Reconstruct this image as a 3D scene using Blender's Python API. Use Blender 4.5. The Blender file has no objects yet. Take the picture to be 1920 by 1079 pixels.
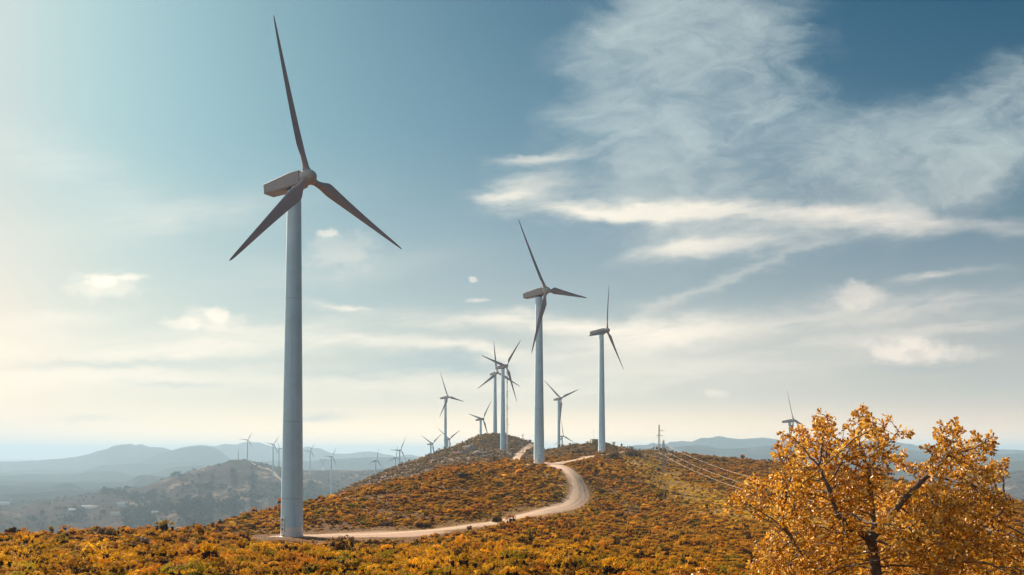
import bpy, bmesh, math, random
import numpy as np
from mathutils import Vector, Matrix

random.seed(7)
RNG = np.random.default_rng(11)
scene = bpy.context.scene
COL = scene.collection

# ------------------------------------------------------------------ camera
F, W, H = 1600.0, 1920.0, 1079.0
PITCH = math.radians(1.6)
HORIZON = 850.0
CY = HORIZON - F * math.tan(PITCH)

def uv(px, py):
    a = (px - 960.0) / F
    b = (CY - py) / F
    d = math.cos(PITCH) - b * math.sin(PITCH)
    return a / d, (b * math.cos(PITCH) + math.sin(PITCH)) / d

def pt(px, py, Y):
    u, v = uv(px, py)
    return Vector((u * Y, Y, v * Y))

cam_data = bpy.data.cameras.new("camera")
cam = bpy.data.objects.new("camera", cam_data)
COL.objects.link(cam)
cam_data.sensor_width = 36.0
cam_data.lens = 36.0 * F / W
cam_data.shift_y = (CY - H / 2) / W
cam_data.clip_start = 0.1
cam_data.clip_end = 60000.0
cam.rotation_euler = (math.pi / 2 + PITCH, 0, 0)
scene.camera = cam

# ------------------------------------------------------------------ tagging
def tag(o, label=None, cat=None, group=None, kind=None):
    if label: o["label"] = label
    if cat: o["category"] = cat
    if group: o["group"] = group
    if kind: o["kind"] = kind
    return o

def empty(name, loc, label, cat, group=None):
    o = bpy.data.objects.new(name, None)
    o.empty_display_size = 0.5
    COL.objects.link(o)
    o.location = loc
    return tag(o, label, cat, group)

class MB:
    """collects shapes in plain lists and links them as one mesh object"""
    def __init__(s):
        s.v, s.f, s.m = [], [], []
    def add(s, vs, fs, mi=0):
        n = len(s.v)
        s.v.extend([tuple(p) for p in vs])
        s.f.extend([tuple(i + n for i in q) for q in fs])
        s.m.extend([mi] * len(fs))
    def box(s, c, d, rz=0.0, mi=0, M=None):
        cx, cy, cz = c
        hx, hy, hz = d[0] / 2, d[1] / 2, d[2] / 2
        vs = []
        for sx, sy, sz in ((-1,-1,-1),(1,-1,-1),(1,1,-1),(-1,1,-1),(-1,-1,1),(1,-1,1),(1,1,1),(-1,1,1)):
            x, y = sx * hx, sy * hy
            p = Vector((cx + x * math.cos(rz) - y * math.sin(rz), cy + x * math.sin(rz) + y * math.cos(rz), cz + sz * hz))
            vs.append(M @ p if M else p)
        s.add(vs, [(0,3,2,1),(4,5,6,7),(0,1,5,4),(1,2,6,5),(2,3,7,6),(3,0,4,7)], mi)
    def tube(s, pts, radii, n=8, caps=True, mi=0):
        pts = [Vector(p) for p in pts]
        if not hasattr(radii, "__len__"): radii = [radii] * len(pts)
        rings = []
        up = Vector((0, 0, 1))
        for i, p in enumerate(pts):
            t = (pts[min(i + 1, len(pts) - 1)] - pts[max(i - 1, 0)]).normalized()
            a = t.cross(up)
            if a.length < 0.05: a = t.cross(Vector((0, 1, 0)))
            a.normalize()
            b = t.cross(a).normalized()
            rings.append([p + radii[i] * (math.cos(2 * math.pi * k / n) * a + math.sin(2 * math.pi * k / n) * b) for k in range(n)])
        vs = [q for r in rings for q in r]
        fs = []
        for i in range(len(pts) - 1):
            for k in range(n):
                fs.append((i * n + k, (i + 1) * n + k, (i + 1) * n + (k + 1) % n, i * n + (k + 1) % n))
        if caps:
            fs.append(tuple(range(n)))
            fs.append(tuple((len(pts) - 1) * n + k for k in reversed(range(n))))
        s.add(vs, fs, mi)
    def loft(s, rings, caps=True, mi=0):
        n = len(rings[0])
        vs = [q for r in rings for q in r]
        fs = []
        for i in range(len(rings) - 1):
            for k in range(n):
                fs.append((i * n + k, i * n + (k + 1) % n, (i + 1) * n + (k + 1) % n, (i + 1) * n + k))
        if caps:
            fs.append(tuple(reversed(range(n))))
            fs.append(tuple((len(rings) - 1) * n + k for k in range(n)))
        s.add(vs, fs, mi)
    def mesh(s, name, mats, smooth=False):
        me = bpy.data.meshes.new(name)
        me.from_pydata(s.v, [], s.f)
        for m in (mats if isinstance(mats, (list, tuple)) else [mats]):
            me.materials.append(m)
        me.polygons.foreach_set("material_index", s.m)
        bm = bmesh.new(); bm.from_mesh(me)
        bmesh.ops.recalc_face_normals(bm, faces=bm.faces)
        bm.to_mesh(me); bm.free()
        if smooth:
            me.polygons.foreach_set("use_smooth", [True] * len(me.polygons))
            me.set_sharp_from_angle(angle=math.radians(40))
        return me
    def build(s, name, mats, parent=None, smooth=False, link=True):
        o = bpy.data.objects.new(name, s.mesh(name, mats, smooth))
        if link: COL.objects.link(o)
        if parent: o.parent = parent
        return o

def raw_mesh(name, verts, faces, mats, smooth=False):
    """fast mesh from numpy arrays; faces all of the same size"""
    me = bpy.data.meshes.new(name)
    nf, k = faces.shape
    me.vertices.add(len(verts))
    me.vertices.foreach_set("co", np.ascontiguousarray(verts, dtype=np.float32).ravel())
    me.loops.add(nf * k)
    me.loops.foreach_set("vertex_index", np.ascontiguousarray(faces, dtype=np.int32).ravel())
    me.polygons.add(nf)
    me.polygons.foreach_set("loop_start", np.arange(0, nf * k, k, dtype=np.int32))
    if smooth: me.polygons.foreach_set("use_smooth", np.ones(nf, dtype=bool))
    for m in mats: me.materials.append(m)
    me.update(calc_edges=True)
    me.validate()
    return me

# ------------------------------------------------------------------ node helper
class X:
    """a float socket with arithmetic"""
    def __init__(s, nt, sock): s.nt, s.s = nt, sock
    def _m(s, op, *a, clamp=False):
        n = s.nt.nodes.new("ShaderNodeMath"); n.operation = op; n.use_clamp = clamp
        for i, q in enumerate((s,) + a):
            if isinstance(q, X): s.nt.links.new(q.s, n.inputs[i])
            else: n.inputs[i].default_value = q
        return X(s.nt, n.outputs[0])
    def __add__(s, o): return s._m("ADD", o)
    __radd__ = __add__
    def __sub__(s, o): return s._m("SUBTRACT", o)
    def __rsub__(s, o): return (s * -1.0) + o
    def __mul__(s, o): return s._m("MULTIPLY", o)
    __rmul__ = __mul__
    def __truediv__(s, o): return s._m("DIVIDE", o)
    def max(s, o): return s._m("MAXIMUM", o)
    def min(s, o): return s._m("MINIMUM", o)
    def pow(s, o): return s._m("POWER", o)
    def exp(s): return s._m("EXPONENT")
    def clamp(s): return s._m("ADD", 0.0, clamp=True)
    def sstep(s, a, b, lo=0.0, hi=1.0):
        n = s.nt.nodes.new("ShaderNodeMapRange"); n.interpolation_type = "SMOOTHSTEP"
        s.nt.links.new(s.s, n.inputs[0])
        for i, q in enumerate((a, b, lo, hi)): n.inputs[i + 1].default_value = q
        return X(s.nt, n.outputs[0])

def combine(nt, a, b, c):
    n = nt.nodes.new("ShaderNodeCombineXYZ")
    for i, q in enumerate((a, b, c)):
        if isinstance(q, X): nt.links.new(q.s, n.inputs[i])
        else: n.inputs[i].default_value = q
    return n.outputs[0]

def noise(nt, vec, scale=1.0, detail=4.0, rough=0.55, dist=0.0, lac=2.0):
    n = nt.nodes.new("ShaderNodeTexNoise")
    if vec is not None: nt.links.new(vec, n.inputs["Vector"])
    n.inputs["Scale"].default_value = scale
    n.inputs["Detail"].default_value = detail
    n.inputs["Roughness"].default_value = rough
    n.inputs["Distortion"].default_value = dist
    n.inputs["Lacunarity"].default_value = lac
    return X(nt, n.outputs[0])

def mixc(nt, fac, a, b, mode="MIX"):
    n = nt.nodes.new("ShaderNodeMix"); n.data_type = "RGBA"; n.blend_type = mode
    def put(sock, q):
        if isinstance(q, X): nt.links.new(q.s, sock)
        elif isinstance(q, (int, float)): sock.default_value = q
        elif isinstance(q, tuple): sock.default_value = q if len(q) == 4 else (*q, 1.0)
        else: nt.links.new(q, sock)
    put(n.inputs[0], fac); put(n.inputs[6], a); put(n.inputs[7], b)
    return n.outputs[2]

def ramp(nt, fac, stops):
    n = nt.nodes.new("ShaderNodeValToRGB")
    e = n.color_ramp.elements
    while len(e) < len(stops): e.new(0.5)
    for i, (p, c) in enumerate(stops):
        e[i].position = p; e[i].color = (*c, 1.0)
    nt.links.new(fac.s, n.inputs[0])
    return n.outputs[0]

def new_mat(name):
    m = bpy.data.materials.new(name)
    m.use_nodes = True
    nt = m.node_tree
    b = nt.nodes["Principled BSDF"]
    return m, nt, b

def coords(nt, which="Object"):
    n = nt.nodes.new("ShaderNodeTexCoord")
    return n.outputs[which]

def geom(nt, which="Position"):
    n = nt.nodes.new("ShaderNodeNewGeometry")
    return n.outputs[which]

def sep(nt, vec):
    n = nt.nodes.new("ShaderNodeSeparateXYZ")
    nt.links.new(vec, n.inputs[0])
    return [X(nt, o) for o in n.outputs]

def attr(nt, name, kind="GEOMETRY"):
    n = nt.nodes.new("ShaderNodeAttribute"); n.attribute_name = name; n.attribute_type = kind
    return n

def bump(nt, height, strength, dist, bsdf):
    n = nt.nodes.new("ShaderNodeBump")
    n.inputs["Strength"].default_value = strength
    n.inputs["Distance"].default_value = dist
    nt.links.new(height.s, n.inputs["Height"])
    nt.links.new(n.outputs[0], bsdf.inputs["Normal"])

# ------------------------------------------------------------------ numpy noise
_perm = np.random.default_rng(5).permutation(512)
_perm = np.concatenate([_perm, _perm, _perm])
_ga = np.random.default_rng(6).uniform(0, 2 * np.pi, 512)
_gx, _gy = np.cos(_ga), np.sin(_ga)

def perlin(x, y):
    x = np.asarray(x, float); y = np.asarray(y, float)
    xi = np.floor(x).astype(int); yi = np.floor(y).astype(int)
    xf = x - xi; yf = y - yi
    def g(ix, iy, dx, dy):
        h = _perm[(_perm[ix & 511] + iy) & 511]
        return _gx[h] * dx + _gy[h] * dy
    a = xf * xf * xf * (xf * (xf * 6 - 15) + 10)
    b = yf * yf * yf * (yf * (yf * 6 - 15) + 10)
    n00 = g(xi, yi, xf, yf); n10 = g(xi + 1, yi, xf - 1, yf)
    n01 = g(xi, yi + 1, xf, yf - 1); n11 = g(xi + 1, yi + 1, xf - 1, yf - 1)
    return 1.4 * ((n00 * (1 - a) + n10 * a) * (1 - b) + (n01 * (1 - a) + n11 * a) * b)

def fbm(x, y, oct=4, gain=0.5, ridged=False):
    s = 0; amp = 1.0; tot = 0
    for i in range(oct):
        n = perlin(x + 17.3 * i, y - 9.1 * i)
        if ridged: n = 1 - 2 * np.abs(n)
        s = s + amp * n; tot += amp
        amp *= gain; x = x * 2.03; y = y * 2.03
    return s / tot

def pchip(xs, ys, xq):
    xs = np.asarray(xs, float); ys = np.asarray(ys, float); xq = np.asarray(xq, float)
    h = np.diff(xs); d = np.diff(ys) / h
    m = np.zeros_like(ys)
    for i in range(1, len(xs) - 1):
        if d[i - 1] * d[i] > 0:
            w1 = 2 * h[i] + h[i - 1]; w2 = h[i] + 2 * h[i - 1]
            m[i] = (w1 + w2) / (w1 / d[i - 1] + w2 / d[i])
    m[0], m[-1] = d[0], d[-1]
    xq = np.clip(xq, xs[0], xs[-1])
    k = np.clip(np.searchsorted(xs, xq) - 1, 0, len(h) - 1)
    t = (xq - xs[k]) / h[k]
    return ((2*t**3 - 3*t**2 + 1) * ys[k] + (t**3 - 2*t**2 + t) * h[k] * m[k]
            + (-2*t**3 + 3*t**2) * ys[k + 1] + (t**3 - t**2) * h[k] * m[k + 1])

# ------------------------------------------------------------------ terrain heights
# columns of the ridge the turbines stand on: (column, slope near the eye, [(distance, row)...])
PROF = [
 (-500, .081, [(60,1045),(90,1030),(115,1024),(130,1024),(170,1045),(300,1150),(600,1150),(1100,1068)]),
 (0,    .081, [(60,1044),(90,1020),(115,1011),(130,1011),(170,1035),(300,1120),(600,1140),(1100,1068)]),
 (200,  .081, [(60,1042),(90,1016),(120,1004),(140,1004),(180,1025),(300,1110),(600,1130),(1100,1068)]),
 (360,  .081, [(60,1042),(90,1020),(120,1007),(152,1000),(168,999),(200,1015),(300,1085),(600,1120),(1100,1068)]),
 (470,  .081, [(60,1046),(90,1034),(118,1022),(134,1012),(145,1007),(160,987),(178,970),(190,968),(230,985),(300,1040),(600,1090),(1100,1060)]),
 (545,  .081, [(60,1047),(90,1037),(118,1024),(133,1013),(140,1008),(150,1003),(167,976),(185,957),(197,954),(240,968),(300,1005),(450,1040),(600,1060),(1100,1040)]),
 (620,  .081, [(60,1047),(90,1037),(118,1024),(133,1013),(140,1007),(150,1001),(168,967),(190,941),(203,938),(240,945),(300,962),(400,960),(520,934),(560,937),(700,990),(1100,1020)]),
 (700,  .081, [(60,1047),(90,1037),(118,1023),(133,1012),(140,1007),(148,1002),(160,982),(182,948),(207,918),(222,915),(260,925),(330,945),(420,935),(500,910),(560,895),(590,896),(700,940),(1100,1000)]),
 (780,  .081, [(60,1047),(90,1036),(118,1022),(140,1006),(148,999),(155,992),(170,968),(192,932),(217,903),(237,897),(280,905),(350,915),(430,910),(520,880),(590,864),(620,865),(720,900),(1100,980)]),
 (850,  .081, [(60,1045),(90,1031),(120,1014),(142,1000),(155,990),(168,967),(192,932),(222,896),(247,881),(272,879),(320,888),(400,890),(480,878),(560,857),(640,839),(670,839),(770,870),(1100,960)]),
 (920,  .081, [(60,1045),(90,1031),(120,1013),(152,990),(163,980),(183,952),(212,918),(247,886),(280,873),(305,872),(350,876),(420,876),(500,865),(560,852),(620,833),(690,815),(720,815),(810,840),(1100,940)]),
 (1000, .083, [(60,1046),(90,1027),(117,1004),(147,981),(172,965),(187,947),(217,917),(252,888),(288,872),(310,869),(360,867),(420,866),(500,860),(560,851),(620,842),(680,833),(720,832),(800,850),(1100,940)]),
 (1060, .086, [(60,1048),(90,1031),(120,1009),(162,975),(192,950),(217,919),(247,886),(270,874),(295,869),(340,863),(420,853),(490,844),(530,839),(570,842),(700,880),(1100,960)]),
 (1120, .090, [(60,1053),(90,1037),(130,1010),(172,975),(202,950),(232,920),(262,894),(294,874),(330,862),(370,855),(440,850),(460,843),(500,833),(530,834),(600,850),(1100,960)]),
 (1190, .100, [(60,1065),(100,1037),(150,1000),(190,965),(230,926),(270,894),(310,873),(350,860),(400,850),(430,845),(460,845),(550,860),(700,900),(1100,960)]),
 (1260, .110, [(60,1078),(100,1042),(150,996),(200,956),(240,929),(280,906),(320,891),(360,874),(400,858),(425,851),(450,851),(550,880),(700,920),(1100,970)]),
 (1350, .118, [(55,1096),(80,1062),(120,1021),(160,986),(200,958),(240,933),(280,911),(320,891),(360,873),(395,861),(415,861),(500,890),(700,940),(1100,980)]),
 (1450, .120, [(50,1110),(80,1066),(120,1023),(160,986),(200,958),(240,931),(280,906),(320,885),(355,871),(375,870),(450,895),(700,950),(1100,990)]),
 (1600, .120, [(50,1110),(80,1068),(120,1025),(160,985),(200,950),(240,921),(280,900),(310,890),(330,889),(400,915),(700,970),(1100,1000)]),
 (1750, .120, [(50,1110),(80,1065),(120,1020),(160,978),(200,944),(230,924),(255,916),(275,917),(350,945),(700,990),(1100,1010)]),
 (1900, .120, [(50,1105),(80,1060),(120,1012),(150,977),(180,952),(200,944),(215,944),(300,985),(700,1020),(1100,1030)]),
 (2400, .120, [(50,1100),(80,1060),(110,1025),(140,1005),(160,1000),(180,1003),(300,1050),(700,1060),(1100,1050)]),
]
_LY = np.log(np.geomspace(0.8, 1100, 420))
_U = np.array([(p[0] - 960) / F for p in PROF])
_tab = []
for px, sl, pts in PROF:
    ys, vs = [], []
    for y in (0.8, 1.5, 3, 6, 12, 24, 36):
        ys.append(math.log(y)); vs.append((-2.3 - sl * y) / y)
    for y, py in pts:
        ys.append(math.log(y)); vs.append(uv(px, py)[1])
    z = pchip(ys, np.array(vs), _LY)
    _tab.append(z)
_tab = np.array(_tab)
_UG = np.linspace(_U[0], _U[-1], 380)
_TG = np.stack([pchip(_U, _tab[:, j], _UG) for j in range(_tab.shape[1])], 1)
for _ in range(3):   # soften the joins between columns
    p = np.pad(_TG, ((1, 1), (0, 0)), mode="edge")
    _TG = 0.25 * p[:-2] + 0.5 * p[1:-1] + 0.25 * p[2:]

def h_near_base(x, y):
    r = np.hypot(x, y)
    yy = np.maximum(y, 1e-3)
    u = np.clip(x / yy, _UG[0], _UG[-1])
    u = np.where(y <= 1e-3, np.where(x < 0, _UG[0], _UG[-1]), u)
    # outside the fan the height depends on the range
    edge = np.sqrt(1 + u * u)
    dist = np.maximum(r / edge, 0.8)
    w = np.clip(np.log(dist), _LY[0], _LY[-1] - 1e-6)
    fu = (u - _UG[0]) / (_UG[1] - _UG[0]); iu = np.clip(fu.astype(int), 0, len(_UG) - 2); tu = fu - iu
    fw = (w - _LY[0]) / (_LY[1] - _LY[0]); iw = np.clip(fw.astype(int), 0, len(_LY) - 2); tw = fw - iw
    a = _TG[iu, iw] * (1 - tu) + _TG[iu + 1, iw] * tu
    b = _TG[iu, iw + 1] * (1 - tu) + _TG[iu + 1, iw + 1] * tu
    return (a * (1 - tw) + b * tw) * dist

# roads (points on the ridge, as the road runs) ---------------------------------
def ground_at_px(px, py, near=20, far=1000):
    """the point of the ridge seen at a pixel: its nearest crossing of the sight line"""
    u, v = uv(px, py)
    ys = np.geomspace(near, far, 3000)
    s = h_near_base(u * ys, ys) / ys
    k = np.nonzero(s >= v)[0]
    Y = ys[k[0]] if len(k) else far
    return np.array([u * Y, Y])

def smooth_line(P, n):
    P = np.array(P, float)
    d = np.concatenate([[0], np.cumsum(np.hypot(*np.diff(P, axis=0).T))])
    q = np.linspace(0, d[-1], n)
    out = np.stack([pchip(d, P[:, 0], q), pchip(d, P[:, 1], q)], 1)
    for _ in range(12):
        out[1:-1] = 0.25 * out[:-2] + 0.5 * out[1:-1] + 0.25 * out[2:]
    return out

def pxY(px, Y):
    return np.array([(px - 960) / F * Y, Y])

ROAD_A = smooth_line([pxY(585, 146), pxY(660, 146.5), pxY(760, 148), pxY(830, 152), pxY(900, 158), pxY(960, 166), pxY(1010, 175),
                      pxY(1050, 187), pxY(1077, 202), pxY(1087, 219), pxY(1081, 237), pxY(1066, 255), pxY(1045, 272), pxY(1037, 288), pxY(1052, 307),
                      pxY(1085, 335), pxY(1118, 375), pxY(1150, 408), pxY(1180, 425), pxY(1200, 445), pxY(1198, 480)], 160)
ROAD_B = smooth_line([pxY(1030, 292), pxY(1000, 330), pxY(980, 420), pxY(968, 500), pxY(973, 556), pxY(980, 590), pxY(990, 625), pxY(997, 665), pxY(1001, 700)], 60)
TRACK = smooth_line([pxY(1168, 330), pxY(1200, 318), pxY(1228, 312), pxY(1245, 318)], 24)
CLEAR = smooth_line([pxY(1215, 425), pxY(1212, 380), pxY(1215, 340), pxY(1232, 310), pxY(1262, 275), pxY(1310, 240), pxY(1380, 200), pxY(1480, 170), pxY(1620, 150)], 60)

def dist_line(x, y, L):
    d = np.full(np.shape(x), 1e9)
    for i in range(len(L) - 1):
        a, b = L[i], L[i + 1]
        ab = b - a; q = ab @ ab + 1e-12
        t = np.clip(((x - a[0]) * ab[0] + (y - a[1]) * ab[1]) / q, 0, 1)
        d = np.minimum(d, np.hypot(x - a[0] - t * ab[0], y - a[1] - t * ab[1]))
    return d

# far ridges: (crest points (column, row), distance, half width of the ridge toward / away from the eye)
RIDGES = [
 ("mid", [(-700,1010),(-300,985),(0,953),(30,956),(60,949),(120,939),(180,927),(200,921),(260,917),(300,902),(350,886),(400,873),(424,867),(432,863),(445,862),(465,864),(480,866),(500,870),(520,874),(560,881),(600,884),(640,900),(720,930),(900,960)],
   [(-700,1700),(0,1900),(300,2250),(440,2420),(560,2560),(900,2700)], 1250, 1200),
 ("spur", [(480,920),(540,893),(580,884),(620,883),(650,882),(700,881),(750,877),(800,879),(870,886),(1000,900),(1200,905)], [(480,2800),(1200,2700)], 900, 700),
 ("a", [(-600,930),(-100,935),(0,930),(70,922),(100,912),(140,904),(165,911),(178,921),(220,945)], [(-600,3300),(220,3300)], 330, 400),
 ("b", [(170,938),(200,911),(240,897),(275,890),(310,894),(345,892),(385,884),(420,884),(520,884),(620,882),(800,889),(1000,884)], [(170,3600),(1000,3900)], 330, 450),
 ("c", [(-600,880),(-200,890),(0,894),(60,889),(130,891),(190,883),(225,886),(260,893),(330,875),(400,872),(500,876),(650,880),(900,874)], [(-600,5000),(900,5000)], 420, 600),
 ("h", [(100,880),(200,872),(330,868),(480,866),(600,863),(640,859),(700,858),(780,858),(860,861),(1000,868)], [(100,5900),(1000,5900)], 700, 600),
 ("d", [(180,872),(235,866),(270,861),(300,850),(330,843),(350,840),(380,837),(400,839),(430,849),(455,860),(500,868)], [(180,6500),(500,6500)], 800, 700),
 ("e", [(-700,862),(-200,872),(0,867),(50,865),(100,861),(150,855),(170,849),(195,843),(215,836),(240,832),(255,835),(262,833),(285,839),(300,839),(320,844),(360,852),(450,860)], [(-700,7600),(450,7600)], 1000, 800),
 ("f", [(250,858),(320,842),(350,837),(375,835),(400,837),(420,833),(440,835),(462,829),(483,828),(500,833),(520,840),(540,844),(558,845),(566,840),(579,837),(586,840),(593,840),(615,848),(626,851),(640,851),(671,848),(684,847),(702,849),(727,853),(744,855),(765,853),(800,857),(900,866),(1000,860)], [(250,8700),(1000,8700)], 1000, 800),
 ("r1", [(980,862),(1040,840),(1055,834),(1067,832),(1085,835),(1140,838),(1180,836.5),(1196,835),(1214,834),(1225,830),(1231,832),(1252,831),(1255,828),(1277,827),(1296,828),(1316,822),(1330,821.6),(1349,818),(1366,821),(1395,823),(1427,820.5),(1453,823.5),(1500,826),(1560,827),(1620,826),(1659,827),(1703,832),(1733,837),(1800,840),(1846,842),(1919,844),(2100,840),(2600,848)], [(980,6300),(2600,6300)], 1000, 700),
 ("r2", [(1100,866),(1180,841),(1240,839),(1285,835),(1320,836),(1350,841),(1400,839),(1450,837),(1500,841),(1660,841),(1750,847),(1850,852),(1920,851),(2200,855),(2600,850)], [(1100,4700),(2600,4700)], 1200, 700),
 ("r3", [(1350,890),(1500,872),(1650,862),(1750,860),(1860,868),(1960,858),(2200,850),(2600,860)], [(1350,3600),(2600,3400)], 1200, 700),
 ("r4", [(1500,960),(1650,925),(1800,905),(1920,880),(2100,870),(2600,880)], [(1500,2200),(2600,2200)], 900, 600),
]

def h_far(x, y):
    yy = np.maximum(y, 1.0)
    px = np.clip(x / yy, -1.05, 1.05) * F + 960
    dist = np.maximum(y, np.hypot(x, y) / 1.45)
    base = -150 - 25 * fbm(x / 900.0 + 3, y / 900.0, 3)
    gul = fbm(x / 700.0, y / 700.0, 6, 0.55, ridged=True)
    fine = fbm(x / 260.0 + 40, y / 260.0, 5, 0.55)
    z = base + 18 * gul
    for name, cr, dep, wf, wb in RIDGES:
        c = np.array(cr, float); d = np.array(dep, float)
        row = pchip(c[:, 0], c[:, 1], px)
        Yc = np.interp(px, d[:, 0], d[:, 1])
        Yw = Yc + (wf * 0.16) * fbm(px / 130.0 + Yc * 0.01, px * 0 + 1.7, 3)   # the crest wanders
        zc = uv(960, 850)[1] * 0 + (850 - row) / F * Yw
        lo, hi = c[0, 0], c[-1, 0]
        fade = np.clip((px - lo) / 90 + 0.0, 0, 1) * np.clip((hi - px) / 90, 0, 1)
        s = dist - Yw
        t = np.where(s < 0, -s / wf, s / wb)
        t = np.clip(t, 0, 1)
        prof = (1 - t) ** 1.35 * (1 + 0.35 * t)
        body = (zc + 175) * fade
        rough = (gul * 0.26 + fine * 0.10) * body * np.clip(t * 3.5, 0, 1) * (1 - t)
        crest = fine * 0.0022 * Yw * np.clip(1 - t * 4, 0, 1)
        z = np.maximum(z, -175 + body * prof + rough + crest)
    return z

def height(x, y, detail=True):
    x = np.asarray(x, float); y = np.asarray(y, float)
    r = np.maximum(y, np.hypot(x, y) / 1.45)
    zn = h_near_base(x, y)
    if detail:
        k = np.clip((r - 25) / 60, 0.15, 1) 
        zn = zn + 0.28 * k * fbm(x / 9.0, y / 9.0, 3) + np.clip((r - 350) / 250, 0, 1) * 1.3 * fbm(x / 26.0, y / 26.0, 4)
    zf = h_far(x, y)
    t = np.clip((r - 720) / 330, 0, 1); t = t * t * (3 - 2 * t)
    return zn * (1 - t) + zf * t

def hz(x, y):
    return float(height(np.array([x]), np.array([y]))[0])

# roads are graded: the ground is smoothed under them
_roadpts = None
def road_level(L, half):
    z = height(L[:, 0], L[:, 1], detail=False)
    return z

# ------------------------------------------------------------------ materials
def veg_ground():
    m, nt, b = new_mat("heath_soil")
    pos = geom(nt)
    n1 = noise(nt, pos, 0.06, 5, 0.6)
    n2 = noise(nt, pos, 0.9, 5, 0.65)
    n3 = noise(nt, pos, 6.0, 4, 0.6)
    c1 = ramp(nt, n2, [(0.3, (0.040, 0.014, 0.003)), (0.52, (0.11, 0.040, 0.005)), (0.72, (0.25, 0.10, 0.010))])
    c2 = ramp(nt, n2, [(0.3, (0.17, 0.085, 0.020)), (0.55, (0.36, 0.20, 0.045)), (0.75, (0.46, 0.27, 0.07))])
    c3 = ramp(nt, n2, [(0.35, (0.10, 0.062, 0.045)), (0.55, (0.19, 0.115, 0.075)), (0.72, (0.34, 0.25, 0.19))])
    c1 = mixc(nt, (n1.sstep(0.52, 0.66) * 0.7), c1, (0.30, 0.15, 0.055))
    a = attr(nt, "zone")
    s = sep(nt, a.outputs["Vector"])
    c = mixc(nt, s[0], c1, c2)
    c = mixc(nt, s[1], c, c3)
    c = mixc(nt, (n3 - 0.5) * 0.9 + 0.25, c, (0.07, 0.028, 0.005), "MIX")
    dirt = ramp(nt, n3, [(0.3, (0.33, 0.20, 0.14)), (0.7, (0.50, 0.33, 0.24))])
    c = mixc(nt, (s[2] + (n2 - 0.5) * 0.8 * s[2]).clamp(), c, dirt)
    nt.links.new(c, b.inputs["Base Color"])
    b.inputs["Roughness"].default_value = 0.95
    b.inputs["Specular IOR Level"].default_value = 0.1
    bump(nt, n2 + n3 * 0.4, 0.7, 0.25, b)
    return m

def hill_mat():
    m, nt, b = new_mat("scrub_hillside")
    pos = geom(nt)
    n0 = noise(nt, pos, 0.0016, 4, 0.55)
    n1 = noise(nt, pos, 0.006, 6, 0.62)
    n2 = noise(nt, pos, 0.035, 6, 0.68)
    n3 = noise(nt, pos, 0.14, 3, 0.6)
    c = ramp(nt, n2 * 0.6 + n1 * 0.4, [(0.36, (0.014, 0.020, 0.020)), (0.47, (0.044, 0.039, 0.036)), (0.58, (0.082, 0.066, 0.057)), (0.70, (0.17, 0.135, 0.115))])
    f = n1.sstep(0.57, 0.63) * n2.sstep(0.42, 0.52)
    c = mixc(nt, f * 0.7, c, (0.27, 0.205, 0.15))
    g = (1.0 - n1.sstep(0.36, 0.43)) * n2.sstep(0.36, 0.46)
    c = mixc(nt, g * 0.85, c, (0.018, 0.030, 0.018))
    c = mixc(nt, n0.sstep(0.45, 0.6) * 0.25, c, (0.12, 0.080, 0.055))
    far = X(nt, attr(nt, "forest").outputs["Fac"])
    dk = ramp(nt, n2 * 0.5 + n1 * 0.5, [(0.40, (0.014, 0.022, 0.018)), (0.55, (0.034, 0.040, 0.030)), (0.66, (0.11, 0.09, 0.06))])
    c = mixc(nt, far * 0.92, c, dk)
    tn = attr(nt, "track").outputs["Fac"]
    c = mixc(nt, X(nt, tn), c, (0.50, 0.40, 0.30))
    nt.links.new(c, b.inputs["Base Color"])
    b.inputs["Roughness"].default_value = 1.0
    b.inputs["Specular IOR Level"].default_value = 0.0
    bump(nt, n2 + n3 * 0.5, 1.0, 9.0, b)
    return m

def road_mat():
    m, nt, b = new_mat("pale_gravel")
    pos = geom(nt)
    n1 = noise(nt, pos, 0.35, 4, 0.6); n2 = noise(nt, pos, 4.0, 5, 0.65)
    a = X(nt, attr(nt, "across").outputs["Fac"])
    ruts = ((a._m("ABSOLUTE") + (n1 - 0.5) * 0.25) * 6.2832)._m("COSINE") * -0.5 + 0.5
    c = ramp(nt, n2, [(0.3, (0.42, 0.275, 0.185)), (0.7, (0.60, 0.415, 0.29))])
    c = mixc(nt, ruts * n1.sstep(0.30, 0.7) * 0.45, c, (0.58, 0.45, 0.36))
    c = mixc(nt, n1.sstep(0.52, 0.68) * 0.4, c, (0.30, 0.20, 0.13))
    nt.links.new(c, b.inputs["Base Color"])
    b.inputs["Roughness"].default_value = 0.95
    b.inputs["Specular IOR Level"].default_value = 0.1
    bump(nt, n2 + ruts * -0.6, 0.6, 0.12, b)
    return m

def leaf_mat(name, cols, trans=0.35, inst=False, rough=0.55, spec=0.35):
    m, nt, b = new_mat(name)
    g = nt.nodes.new("ShaderNodeNewGeometry")
    r = X(nt, g.outputs["Random Per Island"])
    k = len(cols)
    c = ramp(nt, r, [((i + 0.0) / max(k - 1, 1), q) for i, q in enumerate(cols)])
    if inst:
        a = attr(nt, "tint", "INSTANCER")
        c = mixc(nt, 1.0, c, a.outputs["Color"], "MULTIPLY")
    nt.links.new(c, b.inputs["Base Color"])
    b.inputs["Roughness"].default_value = rough
    b.inputs["Specular IOR Level"].default_value = spec
    t = nt.nodes.new("ShaderNodeBsdfTranslucent")
    nt.links.new(c, t.inputs["Color"])
    mx = nt.nodes.new("ShaderNodeMixShader")
    mx.inputs[0].default_value = trans
    nt.links.new(b.outputs[0], mx.inputs[1]); nt.links.new(t.outputs[0], mx.inputs[2])
    nt.links.new(mx.outputs[0], nt.nodes["Material Output"].inputs["Surface"])
    return m

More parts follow.
